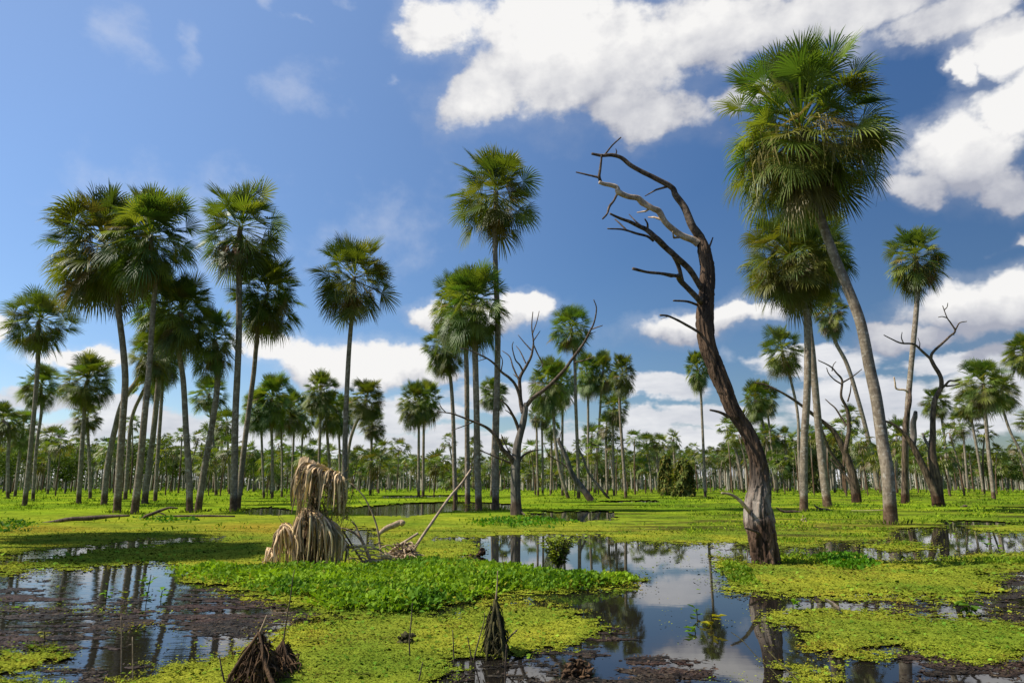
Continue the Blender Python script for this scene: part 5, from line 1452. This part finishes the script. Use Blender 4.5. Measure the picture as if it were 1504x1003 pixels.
# root tangles, mud cones
def root_cone(label, cat, apex, legs, mat, fill=0, seed=0, wtop=3, wbot=8, Y=None, name="root_stump", core=None, hair=0):
    Y = Y or ground_depth(max(l[1] for l in legs) - 8)
    rp = at(apex[0], max(l[1] for l in legs), Y); rp[2] = 0
    r = np.random.default_rng(seed)
    mb = MB()
    A = at(apex[0], apex[1], Y) - rp
    for k, (x, y) in enumerate(legs):
        B = at(x, y, Y + r.uniform(-0.25, 0.25)) - rp; B[2] = -0.03
        mid = (A + B) / 2 + r.normal(0, 0.02, 3) + [0, 0, -0.02]
        pth = catmull(np.array([A, mid, B]), 8)
        s = Y / F / 2
        add_tube(mb, pth, np.linspace(wtop * s, wbot * s, len(pth)), 10, rough=0.25, freq=4, seed=seed + k)
    xs = [l[0] for l in legs]
    for k in range(fill):   # hanging rootlets filling the tent
        t = r.uniform(0.1, 1) ** 0.7; u = r.random()
        bx = min(xs) + (max(xs) - min(xs)) * u
        B = at(bx, max(l[1] for l in legs), Y + r.uniform(-0.2, 0.25)) - rp; B[2] = -0.02
        S0 = A * (1 - t * 0.7) + B * t * 0.7
        E0 = S0 * 0.35 + B * 0.65 + r.normal(0, 0.03, 3); E0[2] = max(min(S0[2] * r.uniform(0.0, 0.7), S0[2]), -0.01)
        pth = catmull(np.array([S0, (S0 + E0) / 2 + r.normal(0, 0.02, 3), E0]), 4)
        add_tube(mb, pth, np.linspace(0.009, 0.003, len(pth)) * r.uniform(0.3, 1.0), 5, rough=0.2, seed=k)
    if core:
        pth = catmull(np.array([[A[0], A[1], A[2]], A * 0.6 + [0, 0, 0], [A[0] * 0.2, 0, A[2] * 0.25], [0, 0, -0.04]]), 9)
        add_tube(mb, pth, np.interp(np.linspace(0, 1, len(pth)), [0, 0.3, 0.7, 1], np.array(core) * Y / F / 2), 26, rough=0.3, freq=5, seed=seed, flute=0.4, nfl=11)
    for k in range(hair):
        a = r.uniform(0, 6.28); z = A[2] * r.uniform(0.05, 0.9)
        rr = (core[-1] if core else wbot) * Y / F / 2 * (1 - z / A[2] * 0.8)
        p0 = np.array([math.cos(a) * rr + A[0] * z / A[2], math.sin(a) * rr, z])
        pth = catmull(np.array([p0, p0 + [math.cos(a) * 0.02, math.sin(a) * 0.02, -0.03], p0 + [math.cos(a) * 0.03 + r.normal(0, 0.02), math.sin(a) * 0.03, -0.10]]), 3)
        add_tube(mb, pth, np.linspace(0.005, 0.002, len(pth)), 4, seed=k)
    nq = 1500     # hanging fibres and rotten scraps
    u = r.random(nq); lo_x, hi_x = min(xs), max(xs)
    sx_ = (lo_x + (hi_x - lo_x) * u - apex[0]) * Y / F
    z = A[2] * (1 - r.random(nq) ** 0.6 * 1.0); kz = 1 - z / A[2]
    P = np.stack([sx_ * kz + r.normal(0, 0.012, nq), -np.sqrt(np.clip(1 - (2 * u - 1) ** 2, 0, 1)) * 0.5 * (hi_x - lo_x) * Y / F * kz * r.uniform(0.3, 1.0, nq) * np.where(r.random(nq) < 0.8, 1, -1), np.maximum(z, 0.004)], -1)
    D = np.stack([r.normal(0, 0.35, nq), r.normal(0, 0.35, nq), -np.ones(nq)], -1)
    V, Fq = leaf_quads(P, D, r.normal(0, 1, (nq, 3)) + [0, -0.8, 0], r.uniform(0.015, 0.06, nq), r.uniform(0.004, 0.016, nq), 0.2)
    mb.add(V, Fq)
    o = link(name, mb.mesh(name, False), M[mat])
    o.location = tuple(rp)
    return tag(o, label, cat)


root_cone("dark tent-shaped root tangle in the duckweed at the picture's bottom edge", "root tangle", (381, 928), [(331, 1008), (345, 1012), (418, 1012), (400, 1008), (380, 1014)], "peat", 90, 301, 4, 7, ground_depth(1004))
stick("twig", "pale spike on top of the tent-shaped root tangle", "twig", [(380, 932), (386, 918), (392, 903)], [3.5, 2.6, 1.6], "stick", ground_depth(1004))
root_cone("smaller hairy root cone right of the tent-shaped tangle", "root tangle", (415.7, 940), [(400, 985), (410, 992), (425, 990), (438, 984)], "peat", 90, 302, 3, 4, ground_depth(986), core=[3, 9, 18, 28], hair=120)
root_cone("mossy brown cone of roots rising from the duckweed and red mud", "root tangle", (728, 880), [(714, 960), (722, 964), (741, 962), (734, 960), (745, 956)], "moss", 60, 303, 4, 4, ground_depth(962), core=[6, 14, 22, 29], hair=160)
stick("twig", "pale thin spike on top of the mossy cone", "twig", [(728, 884), (730, 862), (731, 838)], [3, 2, 1.2], "stick", ground_depth(962))


def mound(label, cat, cx, base, w_, h_, mat, seed, name="rotten_stump", chunks=26, thin=1.0):
    """a broken heap of rotten wood: many short ragged pieces grown into one lump"""
    Y = ground_depth(base); rp = on_ground(cx, base)
    r = np.random.default_rng(seed); mb = MB()
    W_, H_ = w_ * Y / F / 2, h_ * Y / F
    for k in range(chunks):
        a = r.uniform(0, 6.28); q = math.sqrt(r.random()) * 0.85
        c = np.array([math.cos(a) * q * W_, math.sin(a) * q * W_, H_ * (1 - q ** 2) * r.uniform(0.15, 0.8)])
        d = np.array([math.cos(a + r.normal(0, 0.9)), math.sin(a + r.normal(0, 0.9)), r.normal(0.1, 0.35)])
        L = W_ * r.uniform(0.3, 0.65) * (1 + (1 - thin) * 1.2)
        pth = catmull(np.array([c - d * L * 0.5, c + r.normal(0, 0.1, 3) * L, c + d * L * 0.5]), 4)
        pth[:, 2] = np.maximum(pth[:, 2], -0.01)
        add_tube(mb, pth, np.interp(np.linspace(0, 1, len(pth)), [0, 0.5, 1], [0.35, 1, 0.3]) * W_ * r.uniform(0.14, 0.3) * thin, 9, rough=0.3, freq=5, seed=seed + k)
    o = link(name, mb.mesh(name, False), M[mat]); o.location = tuple(rp)
    return tag(o, label, cat)


mound("dark rotten stump breaking the water at the edge of the brown weed", "stump", 846, 992, 46, 26, "peat", 311, "rotten_stump", 60, 0.55)
mound("small dark moss clump in the duckweed pierced by a thin twig", "moss clump", 598, 946, 30, 20, "moss", 312, "moss_clump")
mound("pair of tan broken palm bases heaped between stump and debris", "debris heap", 545, 832, 30, 14, "stick", 313, "debris_heap", 50, 0.35)
mound("tan debris heap of broken frond bases under the white peeled stick", "debris heap", 592, 824, 46, 34, "stick", 314, "debris_heap", 120, 0.28)
mound("reddish rotting lump beside the long pale pole's foot", "rotten lump", 622, 824, 16, 10, "peat", 315, "rotten_lump", 8)
mound("dark broken snag at the far rim of the leafy bank", "snag", 705, 818, 28, 14, "peat", 316, "rotten_stump", 12)
mound("dark heap of soil at the foot of the feathery flared palm", "soil heap", 308, 752, 8, 6, "peat", 317, "soil_heap", 10)
mound("brown heap of dry leaves at the foot of the straight pale palm", "leaf heap", 1180, 768, 10, 18, "stick", 318, "leaf_heap", 10)
for k, (x, y) in enumerate([(1152, 771), (1170, 776), (1192, 776), (1200, 775)]):
    mound("dark stubby root poking from the meadow near the straight pale palm", "root stub", x, y, 7, 7, "peat", 320 + k, "root_stub", 6)["group"] = "root stubs by the straight pale palm"


# little plants
def sprig(label, cat, x, y, h, n, lsize, col, seed, name="marsh_plant", stem=True, spread=0.35, droop=0.0, group=None):
    Y = ground_depth(y); rp = on_ground(x, y)
    r = np.random.default_rng(seed)
    H = h * Y / F
    e = empty(name, rp, label, cat, group)
    mb = MB()
    P, D, Nn = [], [], []
    for k in range(n):
        t = r.uniform(0.1, 1)
        a = r.uniform(0, 6.28)
        P.append([math.cos(a) * H * spread * r.random() * t, math.sin(a) * H * spread * r.random() * t, H * t])
        D.append([math.cos(a), math.sin(a), r.uniform(-0.2, 0.8) - droop]); Nn.append([-0.3 * math.cos(a), -0.3 * math.sin(a), 1])
    L = lsize * Y / F * r.uniform(0.7, 1.3, n)
    V, Fq = leaf_quads(np.array(P), np.array(D, float), np.array(Nn, float), L, L * 0.55, 0.12, 0.15)
    link("foliage", np_mesh("foliage", V, Fq, np.repeat(np.array(col)[None] * r.uniform(0.6, 1.3, (n, 1)), 4, 0)), M["leafy"], e)
    if stem:
        ms = MB()
        for k in range(max(1, n // 14)):
            a = r.uniform(0, 6.28)
            add_tube(ms, catmull(np.array([[0, 0, -0.02], [math.cos(a) * H * spread * 0.3, math.sin(a) * H * spread * 0.3, H * 0.5], [math.cos(a) * H * spread * 0.6, math.sin(a) * H * spread * 0.6, H * 0.95]]), 4), 0.004, 5)
        link("stem", ms.mesh("stem"), M["moss"], e)
    return e


LG, YG = (0.13, 0.26, 0.015), (0.24, 0.28, 0.02)
sprig("low bush of small pale leaves standing over the open pool", "bush", 820, 834, 42, 620, 7, (0.24, 0.30, 0.035), 401, "marsh_bush", spread=0.75)
sprig("slender green sprig in the ruffled pool, furthest right of three", "sprig", 214, 888, 42, 26, 9, LG, 402, spread=0.12)
sprig("tiny bright sprig at the middle of the ruffled pool", "sprig", 185, 884, 16, 8, 9, YG, 403)
sprig("bright leaf tuft on the ruffled pool, furthest left of three", "sprig", 156, 880, 20, 10, 9, LG, 404)
sprig("flat rosette of green leaves on the pool beside the leafy bank", "sprig", 236, 880, 12, 9, 11, LG, 405)
sprig("broad-leaved seedling with drooping leaves among the right-hand mats", "seedling", 1426, 902, 24, 16, 16, (0.10, 0.20, 0.02), 406, droop=0.5)
sprig("yellow leaf plant floating in the mirror pool", "sprig", 1046, 920, 16, 9, 14, (0.36, 0.33, 0.02), 407)
sprig("green shoot floating just left of the yellow leaf plant, upper one", "sprig", 1024, 906, 12, 7, 12, LG, 408)
sprig("green shoot floating just left of the yellow leaf plant, lower one", "sprig", 1022, 930, 8, 6, 13, LG, 409)
sprig("green shoot in dark water at the tip of the lower right mat", "sprig", 1166, 897, 12, 8, 11, LG, 410)
sprig("small reed tuft in the far right pool", "sprig", 1453, 808, 18, 12, 8, (0.10, 0.20, 0.02), 411)
sprig("single dark shoot near the right edge of the far pool", "sprig", 1491, 802, 8, 6, 6, (0.08, 0.14, 0.02), 412)
sprig("yellowish sprig on the dark water of the brown weed", "sprig", 66, 940, 12, 8, 8, (0.26, 0.25, 0.05), 413)
stick("vine", "thin pale vine trailing over the mirror pool", "vine", [(1074, 928), (1090, 940), (1110, 962), (1135, 985), (1150, 1003)], 1.0, "moss", 4.35, -0.6)
stick("vine", "yellow-green runner curling before the dead tree's reflection", "vine", [(1128, 955), (1145, 972), (1160, 988), (1172, 998)], 2.0, "moss", 4.15, -0.3)
stick("dead_leaf", "curled tan leaf lying on the water right of the dead trunk", "leaf", [(1212, 880), (1222, 885), (1232, 893), (1231, 899)], [3, 5, 5, 2], "pale_branch", ground_depth(899), 0, None, 0.2)

# ------------------------------------------------------------------ light and sky
SUN_EL, SUN_AZ = 50.0, -92.0        # azimuth measured from straight ahead, negative to the left
sd = Vector((math.sin(R(SUN_AZ)) * math.cos(R(SUN_EL)), math.cos(R(SUN_AZ)) * math.cos(R(SUN_EL)), math.sin(R(SUN_EL))))
sun = bpy.data.lights.new("sun", "SUN")
sun.energy = 5.0
sun.angle = R(0.55)
sun.color = (1.0, 0.94, 0.82)
so = bpy.data.objects.new("sun", sun)
so.rotation_euler = sd.to_track_quat("Z", "Y").to_euler()
COL.objects.link(so)

world = bpy.data.worlds.new("World")
S.world = world
world.use_nodes = True
nt = world.node_tree
bg = nt.nodes["Background"]
sky = nt.nodes.new("ShaderNodeTexSky")
sky.sky_type = "NISHITA"
sky.sun_disc = False
sky.sun_elevation = R(SUN_EL)
sky.sun_rotation = R(SUN_AZ)
sky.air_density = 1.0
sky.dust_density = 0.35
sky.ozone_density = 3.0
K = 0.10
EXPO = 0.40
bg.inputs["Strength"].default_value = K
tc = N(nt, "ShaderNodeTexCoord")
sx = N(nt, "ShaderNodeSeparateXYZ")
nt.links.new(tc.outputs["Generated"], sx.inputs[0])
X_, Y_, Z_ = sx.outputs
az = math_n(nt, "ARCTAN2", X_, Y_)
hyp = math_n(nt, "SQRT", math_n(nt, "ADD", math_n(nt, "MULTIPLY", X_, X_), math_n(nt, "MULTIPLY", Y_, Y_)))
te = math_n(nt, "DIVIDE", Z_, math_n(nt, "MAXIMUM", hyp, 0.02))
cb3 = N(nt, "ShaderNodeCombineXYZ")
nt.links.new(az, cb3.inputs[0]); nt.links.new(te, cb3.inputs[1])
q = cb3.outputs[0]
# billowing warp
wn = noise(nt, q, 7.0, 5, 0.62)
wv = N(nt, "ShaderNodeVectorMath"); wv.operation = "SUBTRACT"
nt.links.new(wn.outputs["Color"], wv.inputs[0]); wv.inputs[1].default_value = (0.5, 0.5, 0.5)
wsca = N(nt, "ShaderNodeVectorMath"); wsca.operation = "MULTIPLY"
nt.links.new(wv.outputs[0], wsca.inputs[0]); wsca.inputs[1].default_value = (0.15, 0.10, 0)
wa = N(nt, "ShaderNodeVectorMath"); wa.operation = "ADD"
nt.links.new(q, wa.inputs[0]); nt.links.new(wsca.outputs[0], wa.inputs[1])
qw = wa.outputs[0]


def sky_at(px, py):
    d = ray(px, py)
    h = math.hypot(d[0], d[1])
    return math.atan2(d[0], d[1]), d[2] / h


LAST = [None]


def blobs(L, qw=qw):
    """soft union of cloud bodies given in photograph pixels: centre, half sizes, rotation in degrees"""
    out = None
    for (cx, cy, rx, ry, rot) in L:
        u, v = sky_at(cx, cy)
        u1, _ = sky_at(cx + rx, cy); u0, _ = sky_at(cx - rx, cy)
        _, v1 = sky_at(cx, cy - ry); _, v0 = sky_at(cx, cy + ry)
        mp = N(nt, "ShaderNodeMapping"); mp.vector_type = "TEXTURE"
        mp.inputs["Location"].default_value = (u, v, 0)
        mp.inputs["Rotation"].default_value = (0, 0, R(rot))
        mp.inputs["Scale"].default_value = ((u1 - u0) / 2, (v1 - v0) / 2, 1)
        if LAST[0] is not None:     # one body after another, so the shader never holds them all at once
            ch = N(nt, "ShaderNodeVectorMath"); ch.operation = "MULTIPLY_ADD"
            nt.links.new(LAST[0], ch.inputs[0]); ch.inputs[1].default_value = (1e-7, 1e-7, 0); nt.links.new(qw, ch.inputs[2])
            nt.links.new(ch.outputs[0], mp.inputs["Vector"])
        else:
            nt.links.new(qw, mp.inputs["Vector"])
        ln = N(nt, "ShaderNodeVectorMath"); ln.operation = "LENGTH"
        nt.links.new(mp.outputs[0], ln.inputs[0])
        f = math_n(nt, "SUBTRACT", 1.0, ln.outputs["Value"])
        if out is None:
            out = f
        else:
            out = math_n(nt, "SMOOTH_MAX", out, f, c=0.12)
        LAST[0] = out
    return out


BRIGHT = [(850, 90, 210, 100, 0), (705, 140, 85, 55, 20), (640, 40, 70, 50, 0), (930, 160, 120, 50, -10), (1030, 40, 150, 70, 0), (1090, 130, 70, 30, 10), (1230, 16, 220, 46, 0), (1400, 14, 150, 44, 0), (780, 30, 150, 70, 0),
          (1420, 230, 120, 70, -15), (1500, 160, 110, 60, -30), (1340, 275, 60, 32, 0), (1480, 280, 70, 40, 0), (1490, 70, 70, 60, 30), (1420, 100, 40, 30, 0),
          (1020, 475, 130, 30, 4), (1090, 462, 70, 22, 0), (720, 462, 95, 28, 4), (640, 466, 55, 24, 0), (765, 448, 50, 22, 0),
          (470, 540, 110, 36, -4), (560, 540, 110, 36, 0), (400, 520, 60, 28, 0), (130, 522, 75, 18, 6), (5, 480, 26, 22, 0), (640, 560, 60, 18, 0),
          (1430, 450, 130, 52, 8), (1500, 420, 80, 50, 0), (1330, 505, 70, 22, 0), (1490, 520, 90, 26, 0), (1500, 338, 40, 10, 0)]
GREY = [(985, 568, 80, 20, 0), (1040, 612, 110, 22, 0), (950, 622, 70, 20, 0), (560, 610, 130, 26, 0), (640, 650, 180, 26, 0), (120, 590, 170, 18, 0), (60, 640, 200, 26, 0), (260, 620, 150, 30, 0), (380, 650, 200, 30, 0),
        (860, 640, 160, 26, 0), (1100, 650, 200, 24, 0), (1260, 590, 120, 36, 0), (1380, 620, 150, 40, 0), (1480, 580, 120, 40, 0), (1200, 540, 110, 26, 0), (1420, 540, 120, 20, 0), (760, 590, 120, 20, 0), (740, 690, 900, 22, 0)]
WISP = [(268, 55, 28, 40, 0), (390, 8, 26, 14, 0), (440, 34, 36, 9, 0), (500, 8, 36, 12, 0), (570, 115, 14, 14, 0), (180, 50, 60, 50, 0), (1330, 195, 60, 30, 15), (1400, 160, 90, 60, 0), (1450, 50, 120, 60, 0), (1250, 80, 120, 50, 0), (300, 330, 260, 120, 0), (560, 330, 220, 80, 20), (1075, 520, 20, 14, 0), (1100, 528, 14, 6, 0), (430, 130, 90, 60, 0)]
qo = N(nt, "ShaderNodeVectorMath"); qo.operation = "ADD"
nt.links.new(qw, qo.inputs[0]); qo.inputs[1].default_value = (-0.018, 0.034, 0)
f_low = blobs([(850, 118, 210, 95, 0), (1030, 80, 150, 60, 0), (1420, 262, 130, 62, -15), (1020, 492, 130, 26, 4), (720, 478, 95, 24, 4), (500, 570, 170, 34, 0), (1430, 488, 140, 46, 8)])
f_high = blobs([(850, 62, 230, 95, 0), (1400, 205, 120, 60, -15), (720, 448, 95, 26, 4), (1020, 462, 130, 24, 4), (500, 520, 170, 34, 0), (1430, 425, 140, 46, 8)])
fb = blobs(BRIGHT); fg = blobs(GREY); fw = blobs(WISP)
n_big = noise(nt, q, 11.0, 8, 0.58)
mpS = N(nt, "ShaderNodeMapping"); mpS.inputs["Location"].default_value = (0.018, -0.016, 0)   # the same billows a step towards the sun
nt.links.new(q, mpS.inputs["Vector"])
n_off = noise(nt, mpS.outputs[0], 11.0, 5, 0.55)
n_lo = noise(nt, q, 11.0, 5, 0.55)
mpW = N(nt, "ShaderNodeMapping"); mpW.inputs["Scale"].default_value = (1.0, 3.2, 1)
nt.links.new(q, mpW.inputs["Vector"])
n_flat = noise(nt, mpW.outputs[0], 8.0, 7, 0.6)


def dens(f, nz, gain, amp):
    return math_n(nt, "ADD", math_n(nt, "MULTIPLY", f, gain), math_n(nt, "MULTIPLY", math_n(nt, "SUBTRACT", nz, 0.5), amp))


def smooth(v, a, b):
    n = N(nt, "ShaderNodeMapRange"); n.interpolation_type = "SMOOTHSTEP"
    n.inputs["From Min"].default_value = a; n.inputs["From Max"].default_value = b
    nt.links.new(v, n.inputs["Value"])
    return n.outputs[0]


db = dens(fb, n_big.outputs["Fac"], 1.7, 2.0)
dg = dens(fg, n_flat.outputs["Fac"], 1.0, 1.5)
dw = dens(fw, n_big.outputs["Fac"], 0.6, 2.0)
mb_ = math_n(nt, "MAXIMUM", smooth(db, -0.05, 0.62), math_n(nt, "MULTIPLY", smooth(db, -0.7, 0.6), 0.22))
mg_ = math_n(nt, "MULTIPLY", smooth(dg, -0.10, 0.32), 0.95)
mw_ = math_n(nt, "MULTIPLY", smooth(dw, 0.05, 0.9), 0.30)
relief_ = math_n(nt, "MULTIPLY", math_n(nt, "SUBTRACT", n_lo.outputs["Fac"], n_off.outputs["Fac"]), 1.3)
core = smooth(db, 0.1, 1.1)
n_shade = noise(nt, q, 3.2, 4, 0.5)
broad = math_n(nt, "MULTIPLY", math_n(nt, "SUBTRACT", n_shade.outputs["Fac"], 0.5), 1.3)
side = math_n(nt, "MULTIPLY", az, -0.45)
lit = math_n(nt, "ADD", math_n(nt, "ADD", math_n(nt, "ADD", 0.60, math_n(nt, "ADD", math_n(nt, "MULTIPLY", broad, 1.3), math_n(nt, "MULTIPLY", math_n(nt, "SUBTRACT", f_high, f_low), 0.55))), math_n(nt, "ADD", side, relief_)), math_n(nt, "MULTIPLY", core, 0.34), clamp=True)
SHADE, WHITE = (0.40, 0.42, 0.50), (0.93, 0.92, 0.91)
sc10 = lambda c: tuple(x / K / 2 ** EXPO for x in c)
cloud_b = mixc(nt, sc10(SHADE), sc10(WHITE), lit)
lit_g = math_n(nt, "ADD", 0.55, math_n(nt, "MULTIPLY", math_n(nt, "SUBTRACT", n_flat.outputs["Fac"], 0.5), 2.2), clamp=True)
cloud_g = mixc(nt, sc10((0.50, 0.53, 0.61)), sc10((0.92, 0.92, 0.93)), lit_g)
hs = N(nt, "ShaderNodeHueSaturation")
hs.inputs["Saturation"].default_value = 1.20
hs.inputs["Hue"].default_value = 0.505
# clear sky a quarter-turn from the sun is deeper
dt = N(nt, "ShaderNodeVectorMath"); dt.operation = "DOT_PRODUCT"
nt.links.new(tc.outputs["Generated"], dt.inputs[0]); dt.inputs[1].default_value = tuple(sd)
deep = N(nt, "ShaderNodeMapRange")
for k_, v_ in (("From Min", -0.35), ("From Max", 0.65), ("To Min", 0.43), ("To Max", 1.34)):
    deep.inputs[k_].default_value = v_
nt.links.new(dt.outputs["Value"], deep.inputs["Value"])
nt.links.new(deep.outputs[0], hs.inputs["Value"])
nt.links.new(sky.outputs[0], hs.inputs["Color"])
milk = N(nt, "ShaderNodeMapRange")      # thin high haze on the sunny side
for k_, v_ in (("From Min", 0.12), ("From Max", 0.85), ("To Min", 0.0), ("To Max", 0.42)):
    milk.inputs[k_].default_value = v_
nt.links.new(dt.outputs["Value"], milk.inputs["Value"])
c = mixc(nt, hs.outputs["Color"], sc10((0.40, 0.50, 0.64)), milk.outputs[0])
c = mixc(nt, c, sc10((0.80, 0.82, 0.88)), mw_)
c = mixc(nt, c, cloud_g, mg_)
c = mixc(nt, c, cloud_b, mb_)
nt.links.new(c, bg.inputs["Color"])

# ------------------------------------------------------------------ render settings
S.view_settings.view_transform = "Standard"
S.view_settings.look = "None"
S.view_settings.exposure = EXPO
S.view_settings.gamma = 1.0
S.render.engine = "CYCLES"
cy = S.cycles
cy.use_denoising = True
cy.denoiser = "OPENIMAGEDENOISE"
cy.max_bounces = 5
cy.diffuse_bounces = 2
cy.glossy_bounces = 3
cy.transmission_bounces = 2
cy.transparent_max_bounces = 4
cy.sample_clamp_indirect = 6.0
cy.use_adaptive_sampling = True
cy.adaptive_threshold = 0.01
S.render.film_transparent = False
